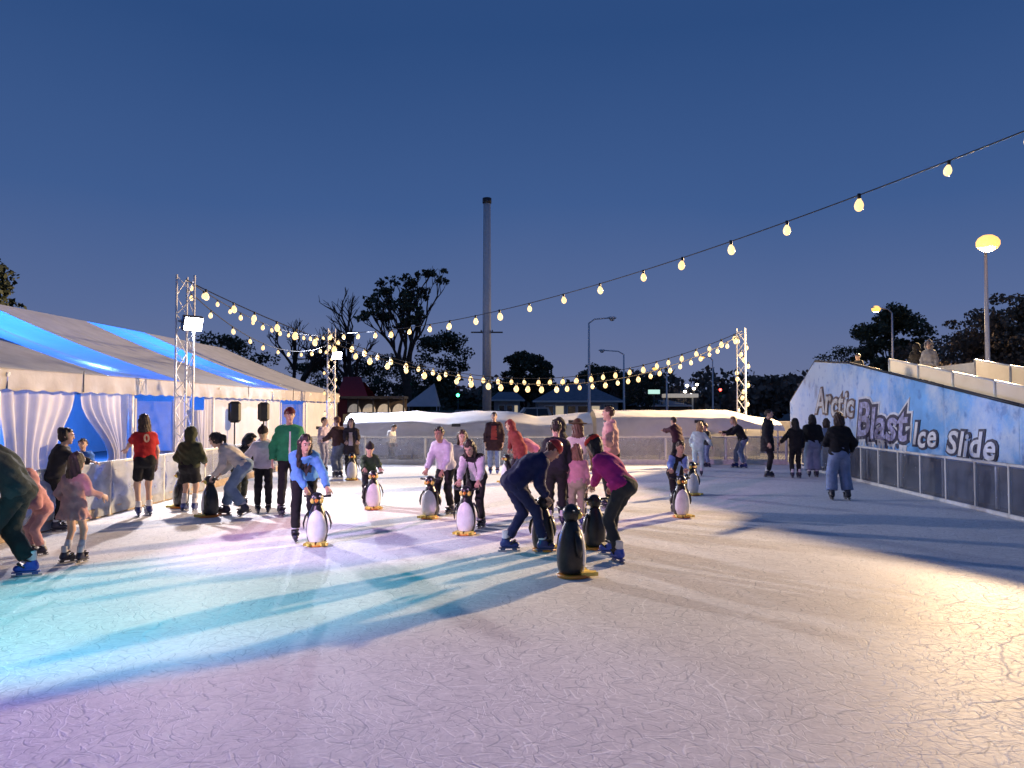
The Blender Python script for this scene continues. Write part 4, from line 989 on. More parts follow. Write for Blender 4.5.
NP = [0]
def person(label, foot, face, H, lean=6, top=('sweater', (.5, .5, .5)), bottom=('trousers', (.03, .03, .035)), hair=('short', (.02, .015, .012)), hat=None,
           arms=(None, None), feet=((.11, .02, 0, 8, 0), (-.11, -.02, 0, -8, 0)), skates='dark', skin='light', pen=None, yaw=0, nod=None, turn=0, crouch=.01, z0=0.0, loc=None,
           sock=None, logo=None, hood=None, inner=None, bulk=1.0, tilt=0.0, pants_w=0.0, gloves=None, group='skaters on the ice', h=None, noskate=False, sleeve=None, curl=.45):
    NP[0] += 1; ph = NP[0]*1.37
    p = Vector(loc) if loc else gnd(*foot); p.z = z0
    rz = PI+R(face); root = empty('person', p, rz, label=label, cat='person', group=group)
    Minv = (Matrix.Translation(p)@Matrix.Rotation(rz, 4, 'Z')).inverted()
    s = H/1.74; rs = s**.82*bulk; hs = .62+.38*s
    h = h or (.020 if H > 1.3 else .018)
    th, sh = .425*s, .415*s; az = .142*(s**.8); lean_ = R(lean)
    ank = [Vector((f[0]*s, f[1]*s, az+f[2]*s)) for f in feet]
    hx = .088*rs
    py = (ank[0].y+ank[1].y)/2-.20*math.sin(lean_)*s; pxx = (ank[0].x+ank[1].x)/2
    pz = 9
    for sd, a in zip((1, -1), ank):
        dx = pxx+sd*hx-a.x; dy = py-a.y; pz = min(pz, a.z+math.sqrt(max(.05, ((th+sh)*.988)**2-dx*dx-dy*dy))+.03*s)
    hip = Vector((pxx, py, pz-crouch*s))
    Ry = Matrix.Rotation(R(yaw), 3, 'Z'); Rt = Matrix.Rotation(R(tilt), 3, 'Y')
    def dirv(a): return Rt@Vector((0, math.sin(a), math.cos(a)))
    up1 = dirv(lean_*.82); up2 = dirv(lean_*1.12); mid = hip+up1*.235*s; nb = mid+up2*.275*s
    RX = (Ry@Rt)@Vector((1, 0, 0)); FW = RX.cross(up2)*-1
    shd = [nb-up2*.082*s+RX*sd*.150*rs for sd in (1, -1)]
    hipj = [hip+Vector((sd*hx, 0, -.03*s)) for sd in (1, -1)]
    # head frame
    na = lean_*.45 if nod is None else R(nod)
    HM = Matrix.Rotation(R(turn), 3, 'Z')@Matrix.Rotation(-na, 3, 'X'); hr, hf, hu = HM.col[0], HM.col[1], HM.col[2]
    nt_ = nb+(up2*.4+dirv(na)*.6)*.075*s; hc = nt_+hu*.105*hs+hf*.022*hs
    # limbs
    knees = []; ankl = []
    for i, a in enumerate(ank):
        fy = R(feet[i][3]); kn, an = ik(hipj[i], a, th, sh, Vector((-math.sin(fy)*.5+(.12 if i == 0 else -.12), 1, .25))); knees.append(kn); ankl.append(an)
    elb = []; wri = []; pns = []
    for i, sd in enumerate((1, -1)):
        a = arms[i]
        if pen is not None and a is None: T = Minv@handle(pen, sd)+Vector((0, -.06, .035)); pn = Vector((0, 0, -1))
        elif a is None: T = shd[i]+Vector((sd*.09*s, (.06+.10*math.sin(lean_))*s, -.51*s)); pn = Vector((-sd, 0, 0))
        elif a[0] == 'w': T = Minv@Vector(a[1]); pn = Vector((0, 0, -1))
        else: T = shd[i]+Vector((a[0]*sd, a[1], a[2]))*s; pn = Vector((-sd, 0, -.3))
        e_, w_ = ik(shd[i], T, .285*s, .245*s, Vector((sd*.6, -.8, -.5))); elb.append(e_); wri.append(w_); pns.append(pn)
    # ---- body primitives
    torso = [(nb-up2*.17*s+RX*.075*rs, nb-up2*.17*s-RX*.075*rs, .100*rs, .100*rs), (mid+RX*.055*rs, mid-RX*.055*rs, .090*rs, .090*rs), (hip+RX*.07*rs, hip-RX*.07*rs, .102*rs, .102*rs),
             (nb-up2*.15*s+RX*.06*rs, hip+RX*.06*rs, .088*rs, .094*rs), (nb-up2*.15*s-RX*.06*rs, hip-RX*.06*rs, .088*rs, .094*rs), (shd[0]-RX*.02, shd[1]+RX*.02, .056*rs, .056*rs), (nb-up2*.015*s, shd[0]-RX*.03*rs, .048*rs, .046*rs), (nb-up2*.015*s, shd[1]+RX*.03*rs, .048*rs, .046*rs),
             (nb-up2*.02*s, nb-up2*.12*s, .055*rs, .09*rs)]
    butt = [(hip-FW*.045*rs+RX*.06*rs-up1*.04*s, hip-FW*.045*rs-RX*.06*rs-up1*.04*s, .088*rs, .088*rs)]
    armp = [[(shd[i], elb[i], .050*rs, .040*rs), (elb[i], wri[i], .040*rs, .029*rs)] for i in (0, 1)]
    legp = [[(hipj[i], knees[i], .080*rs, .056*rs), (knees[i], ankl[i]+(knees[i]-ankl[i]).normalized()*.02*s, .056*rs, .040*rs)] for i in (0, 1)]
    M_sk = mat('skin_'+skin, SKINS[skin], rough=.55, var=.08, nscale=10, spec=.3)
    allp = torso+butt+armp[0]+armp[1]+legp[0]+legp[1]+[(nb, hc, .052*hs, .048*hs)]
    shr = [(a, b_, ra*.90, rb*.90) for a, b_, ra, rb in torso+butt]+[(a, b_, ra*.96, rb*.96) for a, b_, ra, rb in armp[0]+armp[1]+legp[0]+legp[1]]+[allp[-1]]
    lo, hi = bounds(shr, .03)
    V, F = surfnet(lambda P: union(P, shr, .035*rs), lo, hi, h*1.08)
    # head at finer resolution
    Mr = [tuple(hr), tuple(hf), tuple(hu)]
    def headf(P):
        o = lambda r_, f_, u_: tuple(hc+(hr*r_+hf*f_+hu*u_)*hs)
        d = ell(P, o(0, -.008, .022), Mr, (.075*hs, .094*hs, .095*hs))
        d = smin(d, ell(P, o(0, .022, -.040), Mr, (.056*hs, .066*hs, .078*hs)), .03)
        d = smin(d, cap(P, o(0, .088, .012), o(0, .106, -.022), .010*hs, .015*hs), .015)
        d = smin(d, cap(P, o(-.03, .078, .034), o(.03, .078, .034), .014*hs, .014*hs), .02)
        d = smin(d, cap(P, o(-.014, .082, -.066), o(.014, .082, -.066), .011*hs, .011*hs), .012)
        d = smin(d, cap(P, o(0, .07, -.104), o(0, .066, -.104), .02*hs, .02*hs), .02)
        for q in (-1, 1):
            d = smin(d, ell(P, o(q*.078, -.008, .0), Mr, (.012*hs, .022*hs, .034*hs)), .008)
            d = np.maximum(d, -(cap(P, o(q*.032, .098, .014), o(q*.032, .098, .014), .015*hs, .015*hs)))
        return smin(d, cap(P, tuple(nb), tuple(hc-hu*.06*hs), .054*hs, .048*hs), .02)
    hl = np.array(hc)-.155*hs; hh = np.array(hc)+.155*hs
    V2, F2 = surfnet(headf, hl, hh, .0115)
    k = MB()
    for i, sd in enumerate((1, -1)): hand(k, wri[i], wri[i]-elb[i], pns[i], sd, hs*.98, curl if pen is None else 1.1, mi=0)
    for q in (-1, 1):
        k.ball(hc+(hr*q*.032+hf*.079+hu*.014)*hs, .0125*hs, None, 8, 6, mi=1); k.ball(hc+(hr*q*.032+hf*.089+hu*.014)*hs, .0085*hs, None, 6, 5, mi=2)
        k.tube([hc+(hr*q*.016+hf*.098+hu*.033)*hs, hc+(hr*q*.034+hf*.094+hu*.040)*hs, hc+(hr*q*.052+hf*.080+hu*.033)*hs], [.004*hs, .0055*hs, .003*hs], n=5, mi=2)
    k.ball(hc+(hf*.090-hu*.066)*hs, Vector((.024, .007, .008))*hs, HM, 8, 5, mi=3)
    nv, n2 = len(V), len(V2)
    bm_ = MB(); bm_.v = [tuple(x) for x in V]+[tuple(x) for x in V2]; bm_.f = F.tolist()+(F2+nv).tolist(); bm_.m = [0]*len(bm_.f); bm_.sm = [True]*len(bm_.f)
    bm_.add(k.v, [], 0)
    bm_.f += [[i+nv+n2 for i in q] for q in k.f]; bm_.m += k.m; bm_.sm += k.sm
    bm_.build('body', [M_sk, M_eyew, M_eye, M_lip], root)
    # ---- bottoms
    kind, bc = bottom; parts = []
    fb = fabric(bc)
    infl = .014+pants_w*.25
    def legdist(P, i, frac, flare):
        kn, an = knees[i], ankl[i]; lp = legp[i]
        if frac <= .5:
            e_ = lp[0][0].lerp(kn, frac*2); d = cap(P, lp[0][0], e_, lp[0][2]+infl, lp[0][3]+infl+.012+flare); dr = (kn-lp[0][0]).normalized(); return np.maximum(d, plane(P, e_, dr))
        d = smin(cap(P, lp[0][0], kn, lp[0][2]+infl+flare*.35, lp[0][3]+infl+flare*.7), cap(P, kn, an, lp[1][2]+infl+flare*.7, lp[1][3]+infl+.01+flare), .03)
        dr = (an-kn).normalized(); e_ = kn.lerp(an, min(1, (frac-.5)*2)); return np.maximum(d, plane(P, e_, dr))
    wl = hip+up1*.10*s
    if kind in ('trousers', 'shorts'):
        fr = .93 if kind == 'trousers' else .40
        pl = [(a, b_, ra+infl, rb+infl) for a, b_, ra, rb in [torso[2]]+butt]+[(hip+RX*.05*rs, mid+RX*.05*rs, .095*rs+infl, .088*rs+infl), (hip-RX*.05*rs, mid-RX*.05*rs, .095*rs+infl, .088*rs+infl)]
        def f(P):
            d = np.maximum(union(P, pl, .04), plane(P, wl, up1))
            d = smin(d, legdist(P, 0, fr, pants_w), .03); d = smin(d, legdist(P, 1, fr, pants_w), .03)
            return d+wrinkle(P, .006, ph)
        pr = pl+[(q[0], q[1], q[2]+infl+pants_w, q[3]+infl+pants_w) for q in legp[0]+legp[1]]
        lo, hi = bounds(pr, .03); hi[2] = min(hi[2], wl.z+.16)
        V, F = surfnet(f, lo, hi, h); link(kind, np_mesh(kind, V, F, fb), root)
    # ---- tops
    tk, tcol = top; ft = fabric(tcol)
    it = dict(tee=.016, sweater=.024, hoodie=.030, jacket=.036, coat=.036, dress=.020)[tk]
    hem = hip-up1*dict(tee=.02, sweater=.03, hoodie=.05, jacket=.06, coat=.0, dress=.0)[tk]*s
    tl = [(a, b_, ra+it, rb+it) for a, b_, ra, rb in torso]
    ext = []
    if tk == 'coat': ext = [(hip+RX*.05*rs, hip+RX*.07*rs-Vector((0, 0, .34*s)), .115*rs+it, .135*rs+it), (hip-RX*.05*rs, hip-RX*.07*rs-Vector((0, 0, .34*s)), .115*rs+it, .135*rs+it)]; hem = hip-Vector((0, 0, .30*s))
    if tk == 'dress': ext = [(hip+RX*.03*rs, hip+RX*.09*rs-Vector((0, 0, .26*s)), .11*rs+it, .16*rs+it), (hip-RX*.03*rs, hip-RX*.09*rs-Vector((0, 0, .26*s)), .11*rs+it, .16*rs+it)]; hem = hip-Vector((0, 0, .25*s))
    hn = up1*-1 if not ext else Vector((0, 0, -1))
    collar = nb+up2*(.028 if tk in ('hoodie', 'coat', 'jacket') else .005)*s
    sl = .48 if tk == 'tee' else .93
    def topf(P, sleeves=True):
        d = union(P, tl+ext, .045*rs); d = np.maximum(d, plane(P, hem, hn)); d = np.maximum(d, plane(P, collar, up2)) if hood != 'up' else d
        if tk == 'dress': d = d+.008*np.sin(np.arctan2(P[1]-hip.y, P[0]-hip.x)*14)*np.clip((hip.z-P[2])/.15, 0, 1)
        for i in (0, 1):
            ap = armp[i]
            if sl < .5:
                e_ = shd[i].lerp(elb[i], .62); q = np.maximum(cap(P, shd[i], elb[i], ap[0][2]+it, ap[0][3]+it+.012), plane(P, e_, (elb[i]-shd[i]).normalized()))
            else:
                q = smin(cap(P, *ap[0][:2], ap[0][2]+it*.9, ap[0][3]+it*.9), cap(P, *ap[1][:2], ap[1][2]+it*.9, ap[1][3]+it*.75), .025)
                e_ = elb[i].lerp(wri[i], sl); q = np.maximum(q, plane(P, e_, (wri[i]-elb[i]).normalized()))
            d = smin(d, q, .025)
        if hood == 'down': d = smin(d, cap(P, nb-FW*.055*rs+RX*.05*rs+up2*.02, nb-FW*.055*rs-RX*.05*rs+up2*.02, .05*rs, .05*rs), .03)
        if hood == 'up':
            hd_ = ell(P, tuple(hc-hf*.018*hs+hu*.01), Mr, (.115*hs, .135*hs, .150*hs)); op = ell(P, tuple(hc+hf*.11*hs-hu*.01), Mr, (.075*hs, .09*hs, .115*hs))
            hd_ = smin(hd_, cap(P, tuple(hc-hf*.05*hs), tuple(nb-FW*.04), .09*hs, .09*hs), .04)
            d = smin(d, np.maximum(hd_, -op), .03); d = np.maximum(d, -ell(P, tuple(hc+hf*.02), Mr, (.083*hs, .105*hs, .118*hs)))
        return d+wrinkle(P, .0075 if tk != 'tee' else .005, ph+1)
    pr = tl+ext+[(q[0], q[1], q[2]+it, q[3]+it) for q in armp[0]+armp[1]]
    if hood == 'up': pr.append((hc, hc, .16*hs, .16*hs))
    lo, hi = bounds(pr, .03)
    V, F = surfnet(topf, lo, hi, h*.95)
    smi = None; sm_ = [ft]
    if sleeve:
        C_ = V[F].mean(1); Pc = [C_[:, 0], C_[:, 1], C_[:, 2]]
        da = np.minimum(union(Pc, [(shd[0].lerp(elb[0], .12), elb[0], armp[0][0][2], armp[0][0][3]), armp[0][1]], .01), union(Pc, [(shd[1].lerp(elb[1], .12), elb[1], armp[1][0][2], armp[1][0][3]), armp[1][1]], .01))
        smi = (da < union(Pc, torso, .03)).astype(int); sm_ = [ft, fabric(sleeve)]
    o_top = link(tk if tk != 'tee' else 'shirt', np_mesh(tk, V, F, sm_, mi=smi), root)
    if inner:   # an open-front vest or coat: a lighter front panel
        icol, back, wd = inner; sg = -1 if back else 1; k = MB()
        nd = FW*sg
        def g_(u, v):
            q = hip.lerp(nb, .05+.80*v)+up1*0+RX*(u*2-1)*wd*rs*(1-.25*v); lo_, hi_ = 0.0, .32
            for _ in range(14):
                m_ = (lo_+hi_)/2; X = q+nd*m_
                val = float(topf([np.array([X.x], np.float32), np.array([X.y], np.float32), np.array([X.z], np.float32)])[0])
                if val < 0: lo_ = m_
                else: hi_ = m_
            return q+nd*(lo_+.007*(1-abs(u*2-1)**4)-.001)
        k.grid(g_, 8, 9); k.build('shirt_front' if not back else 'back_print', fabric(icol), o_top)
    if logo:   # a number printed on the back of the shirt
        q = mid.lerp(nb, .50); lo_, hi_ = 0.0, .3
        for _ in range(14):
            m_ = (lo_+hi_)/2; X = q-FW*m_
            if float(topf([np.array([X.x], np.float32), np.array([X.y], np.float32), np.array([X.z], np.float32)])[0]) < 0: lo_ = m_
            else: hi_ = m_
        me = glyph(logo, .20*s, .006, 0, .003); me.materials.clear(); me.materials.append(fabric((.62, .42, .30)))
        me.transform(Matrix.Translation(q-FW*(lo_+.012)-RX*.055*s-up2*.07*s)@Matrix((RX, up2, -FW)).transposed().to_4x4())
        link('back_number', me, o_top)
    # ---- hair and hats
    hk, hcol = hair
    if hk and hood != 'up':
        fm = mat('hair_%02x%02x%02x' % tuple(int(c**.45*255) for c in hcol), hcol, rough=.55, var=.35, nscale=30, bump=.5, bscale=90)
        O = lambda r_, f_, u_: hc+(hr*r_+hf*f_+hu*u_)*hs
        st = []
        G = Vector((0, 0, -1)); bk = -FW
        if hk in ('long', 'vlong', 'mid'):
            Lh = dict(mid=.20, long=.34, vlong=.48)[hk]*s
            for j in range(7):
                a = (j-3)/3; p0 = O(.07*a, -.062+.03*abs(a), .02-.03*abs(a)); pm = p0+(G*.5-hu*.3+bk*.16).normalized()*Lh*.5; pe = pm+(G+bk*.06+RX*.12*a).normalized()*Lh*(.5+.10*math.sin(j*2.1+ph))
                dmin = (nb-up2*.1*s)
                st += [(p0, pm, .036*hs, .034*hs), (pm, pe, .034*hs, .015*hs)]
        if hk == 'pony':
            p0 = O(0, -.10, .04); pm = O(0, -.15, -.03); pe = pm+(G*.9+bk*.3).normalized()*.22*s
            st += [(p0, pm, .03*hs, .034*hs), (pm, pe, .034*hs, .010*hs)]
        if hk == 'bun': st += [(O(0, -.09, .085), O(0, -.095, .09), .045*hs, .045*hs)]
        def hf_(P):
            d = ell(P, tuple(O(0, -.014, .030)), Mr, (.086*hs, .104*hs, .100*hs))
            if hk != 'short': d = smin(d, ell(P, tuple(O(0, -.03, -.02)), Mr, (.088*hs, .080*hs, .09*hs)), .03)
            F_ = plane(P, hc, tuple(hf))/hs; U_ = plane(P, hc, tuple(hu))/hs; S_ = plane(P, hc, tuple(hr))/hs
            edge = .066+.008*np.sin(S_*90+ph)
            d = np.maximum(d, -np.maximum(.036-F_, U_-edge))
            if hk == 'short':
                d = np.maximum(d, -np.maximum(-.022-F_, U_-.018)); d = np.maximum(d, -.062-U_)
            for q in st: d = smin(d, cap(P, *q), .02)
            return d+.006*np.sin((P[0]*Mr[0][0]+P[1]*Mr[0][1])*150+P[2]*35+ph)+.005*np.sin(P[1]*130+P[2]*28+P[0]*40+ph)
        pr = st+[(hc, hc, .135*hs, .135*hs)]; lo, hi = bounds(pr, .015)
        V, F = surfnet(hf_, lo, hi, .014); link('hair', np_mesh('hair', V, F, fm), root)
    if hat:
        ht, hcol2 = hat; fm = fabric(hcol2) if ht != 'helmet' else mat('helmet_%d' % NP[0], hcol2, rough=.3, var=.1); O = lambda r_, f_, u_: hc+(hr*r_+hf*f_+hu*u_)*hs
        def cf(P):
            d = ell(P, tuple(O(0, -.010, .040)), Mr, (.095*hs, .113*hs, (.108 if ht != 'helmet' else .115)*hs)); n_ = (hu+hf*(.22 if ht in ('beanie', 'band') else .10)).normalized()
            d = np.maximum(d, -plane(P, O(0, 0, .040 if ht in ('cap', 'wide') else .030), tuple(n_)))
            if ht == 'band': d = np.maximum(d, plane(P, O(0, 0, .085), tuple(n_)))
            if ht == 'cap': d = np.minimum(d, np.maximum(ell(P, tuple(O(0, .085, .052)), Mr, (.075*hs, .10*hs, .02*hs)), -plane(P, O(0, .04, 0), tuple(hf))))
            if ht == 'wide': d = smin(d, ell(P, tuple(O(0, -.01, .055)), Mr, (.175*hs, .185*hs, .020*hs)), .02)
            if ht == 'beanie': d = smin(d, ell(P, tuple(O(0, -.012, .155)), Mr, (.025*hs, .025*hs, .025*hs)), .01)
            return d
        V, F = surfnet(cf, np.array(hc)-.24*hs, np.array(hc)+.26*hs, .013); link(dict(band='headband', wide='wide_hat').get(ht, ht), np_mesh(ht, V, F, fm), root)
    # ---- skates
    if not noskate:
        me, blm, stm = SK[skates]
        for i in (0, 1):
            q = link('skate', me, root, ankl[i]); q.rotation_euler = (R(feet[i][4]), 0, R(feet[i][3])); kx = s**.8; q.scale = (kx*1.0, kx, kx)
            link('blade', blm, q); link('strap', stm, q)
    if sock:
        for i in (0, 1):
            d_ = (knees[i]-ankl[i]).normalized(); k = MB(); k.tube([ankl[i]+d_*.08*s, ankl[i]+d_*.20*s, ankl[i]+d_*.24*s], [.052*rs, .052*rs, .050*rs], n=12); k.build('sock', fabric(sock), root)
    return root

# ------------------------------------------------------------------ who is where (foot pixel, facing: 0 = towards us, 90 = right)
BLK = (.018, .018, .021); JEAN = (.13, .18, .30); LJEAN = (.22, .27, .38); BROWN = (.05, .026, .016); DBR = (.022, .014, .011); BLOND = (.30, .19, .09)
stride = ((.12, .14, 0, 10, 0), (-.13, -.18, .03, -18, -14))
wide = ((.20, .05, 0, 14, 0), (-.20, -.05, 0, -14, 0))
person('adult in dark coat skating off past the left edge of the picture, blue skates', (9, 579), -76, 1.68, 32, ('jacket', (.03, .042, .045)), ('trousers', (.02, .028, .03)), ('short', DBR), arms=((.05, .20, -.46), (.0, .30, -.42)), feet=((.12, -.16, 0, 8, 0), (-.14, .20, 0, -8, 0)), skates='blue', pants_w=.02)
person('small child in pink clothes leaning forward beside the adult at the left edge', (37, 555), -40, 1.0, 30, ('jacket', (.48, .24, .24)), ('trousers', (.46, .26, .27)), ('short', BROWN), hood='up', arms=((.1, .26, -.25), (.1, .26, -.25)), crouch=.05, feet=((.12, .05, 0, 10, 0), (-.12, -.05, 0, -10, 0)), skates='dark')
person('little girl in a pink dress with long dark hair, seen from behind', (73, 563), 165, 1.17, 4, ('dress', (.44, .25, .25)), ('none', (0, 0, 0)), ('vlong', DBR), arms=((.22, .18, -.30), (.10, .10, -.42)), feet=((.12, .04, 0, 6, 0), (-.13, -.03, 0, -25, 0)), skates='dark', sock=(.50, .50, .58))
person('dark haired child in black jacket leaning at the left barrier', (57, 531), 110, 1.42, 14, ('jacket', (.02, .02, .026)), ('trousers', BLK), ('bun', DBR), arms=(('w', (-5.9, 11.4, .9)), None))
person('child in a blue jacket behind the barrier under the tied curtain', None, 20, 1.16, 4, ('jacket', (.05, .14, .45)), ('trousers', BLK), ('short', BROWN), loc=(-7.75, 14.0, 0), z0=-.02, noskate=True, group='people off the ice')
person('woman in red shirt and black shorts leaning on the left barrier', (144, 516), -138, 1.62, 8, ('tee', (.42, .02, .022)), ('shorts', (.012, .012, .015)), ('long', BROWN), arms=(None, ('w', (-6.72, 13.3, .93))), feet=((.09, .03, 0, 5, 0), (-.10, -.02, 0, -10, 0)), skates='navy', logo='0')
person('child in an olive hooded jacket and black shorts facing the marquee', (189, 511), 175, 1.36, 6, ('hoodie', (.045, .05, .026)), ('shorts', (.014, .014, .017)), ('short', BROWN), hood='up', arms=((.06, .22, -.36), (.10, .2, -.38)), skates='navy', sock=(.66, .65, .66), pants_w=.02, bulk=1.12)
person('bent skater in a cream sweater and jeans holding a black penguin', (229, 516), -90, 1.60, 52, ('sweater', (.60, .54, .48)), ('trousers', (.15, .22, .34)), ('pony', DBR), pen='cream', feet=((.10, .10, 0, 0, 0), (-.12, -.30, .04, -12, -24)), skates='dark', nod=30, pants_w=.02)
person('child in a black hooded top bent behind the cream sweater skater', (240, 505), 60, 1.34, 42, ('hoodie', (.015, .015, .017)), ('trousers', (.03, .034, .028)), ('short', DBR), hood='up', skates='dark', turn=40)
person('boy in a lavender hoodie and black trousers beside the green jacket man', (263, 513), 18, 1.40, 4, ('hoodie', (.52, .48, .58)), ('trousers', (.014, .013, .018)), ('short', DBR), hat=('beanie', (.04, .025, .025)), hood='down', arms=((.26, .06, -.40), (.30, .08, -.36)), skates='dark', nod=18, turn=-18)
person('tall man in a green jacket and maroon cap', (288, 515), 22, 1.73, 5, ('jacket', (.02, .20, .085)), ('trousers', (.014, .014, .017)), ('short', BROWN), hat=('cap', (.10, .015, .02)), arms=((.12, .05, -.49), (.10, .06, -.5)), feet=((.13, .10, 0, 12, 0), (-.14, -.10, 0, -30, 0)), skates='dark', inner=((.62, .62, .60), False, .018))
person('girl in a bright blue sweater with long dark hair bending over a penguin', (304, 541), 14, 1.56, 46, ('sweater', (.12, .33, .72)), ('trousers', (.014, .014, .017)), ('vlong', (.016, .011, .009)), pen='blue', feet=((.13, .05, 0, 8, 0), (-.12, -.20, 0, -12, 0)), skates='dark', turn=18, nod=22)
person('distant skater in a lilac top standing before the marquee corner', (323, 471), 65, 1.46, 3, ('sweater', (.40, .33, .42)), ('trousers', (.20, .20, .28)), ('short', DBR), arms=((.0, .26, -.26), (.0, .28, -.30)))
person('distant skater in a brown jacket and jeans with reddish hair', (338, 477), -125, 1.50, 6, ('jacket', (.07, .035, .03)), ('trousers', (.14, .17, .25)), ('short', (.14, .05, .025)), arms=(None, (.10, .36, -.30)), pants_w=.02)
person('woman with long black hair and dark coat behind a distant penguin', (351, 477), 5, 1.48, 14, ('coat', (.035, .026, .026)), ('trousers', BLK), ('vlong', (.014, .010, .009)), pen='longhair', inner=((.56, .46, .46), False, .07))
person('boy in a dark green sweater and dark cap with a penguin', (368, 506), 14, 1.12, 30, ('sweater', (.025, .05, .028)), ('trousers', (.02, .02, .022)), ('short', DBR), hat=('beanie', (.02, .018, .02)), pen='boygreen', feet=((.10, .05, 0, 8, 0), (-.16, -.18, 0, -20, 0)), skates='black')
person('far child in a white top and black trousers looking down', (391, 463), 60, 1.22, 8, ('hoodie', (.62, .58, .55)), ('trousers', BLK), ('short', DBR), nod=35, skates='navy', pants_w=.015)
person('tall boy in a white sweatshirt and black overalls with a penguin', (442, 515), -24, 1.46, 26, ('hoodie', (.58, .55, .66)), ('trousers', BLK), ('short', (.012, .010, .010)), pen='overall', hood='down', feet=((.10, .05, 0, 8, 0), (-.12, -.15, 0, -10, 0)), skates='dark', skin='tan', nod=12)
person('brown haired girl in white behind the child in the black vest', (462, 512), 6, 1.34, 10, ('sweater', (.58, .55, .62)), ('trousers', BLK), ('mid', BROWN), skates='dark', nod=16)
person('child in a white shirt and black vest bent over a penguin', (473, 529), -16, 1.38, 36, ('sweater', (.016, .016, .018)), ('trousers', BLK), ('mid', DBR), pen='vest', sleeve=(.60, .57, .64), inner=((.60, .57, .64), False, .085), feet=((.10, .05, 0, 8, 0), (-.12, -.18, 0, -12, 0)), skates='dark', nod=38)
person('distant adult in an open dark coat over a red top and jeans', (494, 474), 0, 1.62, 2, ('coat', (.045, .022, .025)), ('trousers', (.20, .27, .42)), ('short', BROWN), inner=((.34, .06, .05), False, .09), skates='blue', bulk=1.08)
person('distant skater in a red hooded coat bent over a dark penguin', (517, 484), -62, 1.50, 30, ('coat', (.20, .035, .04)), ('trousers', (.035, .03, .045)), ('short', DBR), hood='up', pen='redhood')
person('distant skater in a bright pink jacket bending behind the red coat', (530, 482), -85, 1.40, 62, ('jacket', (.60, .24, .34)), ('trousers', (.06, .03, .03)), ('short', DBR), nod=60)
person('skater in a navy tracksuit with red helmet bending right over a penguin', (528, 552), 112, 1.66, 56, ('jacket', (.022, .026, .085)), ('trousers', (.022, .026, .080)), ('short', (.10, .02, .015)), hat=('helmet', (.42, .03, .02)), pen='navy', feet=((.13, .16, 0, 0, 0), (-.14, -.24, 0, -18, 0)), skates='navy', sock=(.62, .60, .62), nod=46)
person('figure in black standing behind the navy skater', (556, 526), 175, 1.52, 10, ('jacket', (.02, .02, .03)), ('trousers', (.016, .016, .02)), ('short', DBR), arms=(None, None), skates='dark')
person('skater in a dark hood leaning left behind the brown hat', (566, 508), -85, 1.58, 28, ('hoodie', (.022, .024, .028)), ('trousers', BLK), ('short', DBR), hood='up', nod=-4)
person('girl in a white shirt with a wide brown hat, seen from behind', (578, 517), 172, 1.52, 5, ('tee', (.66, .60, .55)), ('trousers', (.05, .035, .03)), ('long', (.10, .055, .03)), hat=('wide', (.09, .055, .03)), arms=((.10, .16, -.45), (.14, .10, -.45)), skin='brown')
person('small girl in a pink top and beige trousers with long brown hair', (577, 526), 178, 1.14, 4, ('sweater', (.46, .22, .28)), ('trousers', (.30, .26, .20)), ('long', (.16, .085, .05)), arms=(None, (.24, .10, -.38)), skates='navy')
person('skater in a magenta sweater with red headband and dark jeans', (612, 558), -128, 1.60, 44, ('sweater', (.46, .03, .22)), ('trousers', (.030, .036, .045)), ('long', (.016, .010, .010)), hat=('band', (.55, .04, .03)), pen='magenta', feet=((.17, .12, 0, 6, 0), (-.20, -.22, 0, -24, 0)), skates='blue', sock=(.66, .66, .68), nod=26)
person('tall man in a pale pink hoodie facing left', (611, 508), -98, 1.75, 3, ('hoodie', (.58, .34, .31)), ('trousers', BLK), ('short', BROWN), hood='down', arms=((.02, .22, -.20), (.02, .22, -.22)), bulk=1.05)
person('boy with light blue sleeves and black vest pushing a penguin at the shadow edge', (677, 512), 10, 1.22, 34, ('sweater', (.016, .016, .022)), ('trousers', BLK), ('short', BROWN), sleeve=(.20, .34, .68), pen='bluesleeve', feet=((.12, .08, 0, 8, 0), (-.18, -.22, .02, -20, -15)), skates='dark', nod=12, inner=((.22, .36, .68), False, .05))
person('skater in a dark maroon jacket leaning on the far barrier', (677, 470), -150, 1.50, 20, ('jacket', (.05, .018, .028)), ('trousers', BLK), ('short', DBR), arms=(None, ('w', (3.9, 24.8, .95))), hood='down')
person('girl in pale mint with long light brown hair near the far barrier', (698, 476), 160, 1.36, 8, ('sweater', (.42, .56, .56)), ('trousers', (.40, .56, .55)), ('long', BLOND), arms=((.24, .12, -.36), (.10, .10, -.45)), tilt=6)
person('child in dark jacket and jeans at the far barrier', (707, 467), -80, 1.26, 8, ('jacket', (.018, .02, .028)), ('trousers', JEAN), ('short', DBR), arms=((.05, .3, -.28), (.05, .3, -.28)))
person('blonde skater in a black sweater and jeans leaning left along the far barrier', (737, 468), -88, 1.58, 30, ('sweater', (.016, .016, .019)), ('trousers', (.17, .20, .29)), ('mid', BLOND), arms=((.0, .46, -.16), (.02, .44, -.22)), feet=((.10, .0, 0, 0, 0), (-.10, -.22, 0, -8, 0)), skates='navy', sock=(.6, .6, .62), pants_w=.012)
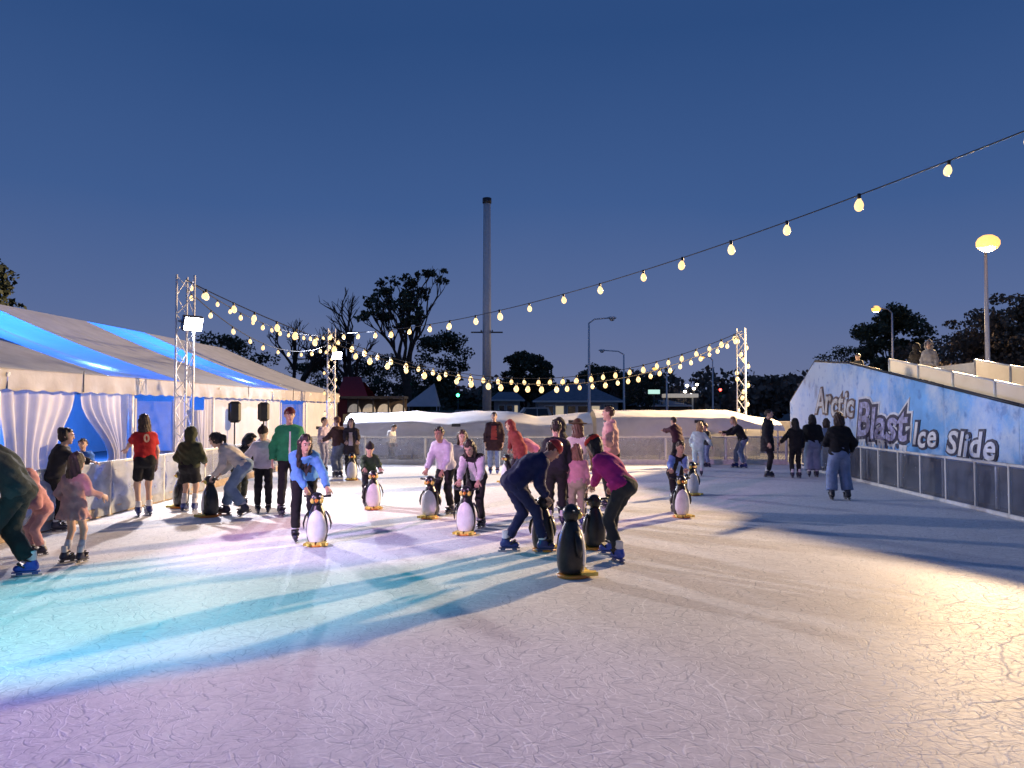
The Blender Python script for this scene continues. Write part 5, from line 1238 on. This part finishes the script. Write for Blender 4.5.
person('tall man in a black hoodie and trousers standing apart near the slide end', (768, 477), 62, 1.70, 3, ('coat', (.018, .018, .024)), ('trousers', (.016, .016, .02)), ('short', DBR), skates='dark', sock=(.5, .5, .55), hood='down')
person('girl in black with long black hair, leftmost of the row facing the slide', (796, 478), 178, 1.46, 3, ('hoodie', (.014, .014, .016)), ('trousers', (.014, .014, .017)), ('vlong', (.012, .010, .010)), arms=(None, (.26, .14, -.34)), sock=(.6, .6, .66))
person('person in a black jacket and wide pale jeans watching the slide', (813, 477), 172, 1.56, 3, ('jacket', (.014, .014, .016)), ('trousers', LJEAN), ('mid', DBR), pants_w=.045, sock=(.6, .6, .66), bulk=1.12)
person('person in a light blue top half hidden behind the black jacket girl', (827, 473), 165, 1.44, 3, ('sweater', (.22, .28, .42)), ('trousers', LJEAN), ('mid', BROWN), pants_w=.02)
person('girl in a black jacket and wide blue jeans, nearest watcher of the slide', (840, 500), 176, 1.64, 2, ('jacket', (.013, .012, .014)), ('trousers', (.20, .25, .38)), ('mid', BROWN), pants_w=.040, feet=((.16, .0, 0, 6, 0), (-.16, .0, 0, -6, 0)), skates='black', arms=((.12, .12, -.42), (.0, .26, -.22)))
person('rider in a pale hooded coat standing behind the side rail of the slide', None, -40, 1.22, 6, ('hoodie', (.30, .27, .26)), ('trousers', BLK), ('short', DBR), hood='up', loc=((930-512)/FPX*20.0, 20.0, 0), z0=max(.05, deck(20.0)), noskate=True, group='riders on the slide', inner=((.03, .03, .035), True, .07))
person('rider in dark clothes whose head shows above the slide platform', None, -60, 1.02, 4, ('jacket', (.02, .02, .024)), ('trousers', BLK), ('short', DBR), loc=tuple(((859-512)/FPX*24.0, 24.0, 0)), z0=deck(24), noskate=True, group='riders on the slide')
person('person in dark clothes beside the rider in the pale coat on the slide', None, 140, 1.12, 6, ('jacket', (.03, .024, .02)), ('trousers', BLK), ('short', BROWN), loc=tuple(((917-512)/FPX*21.5, 21.5, 0)), z0=deck(21.4), noskate=True, group='riders on the slide', hood='up')
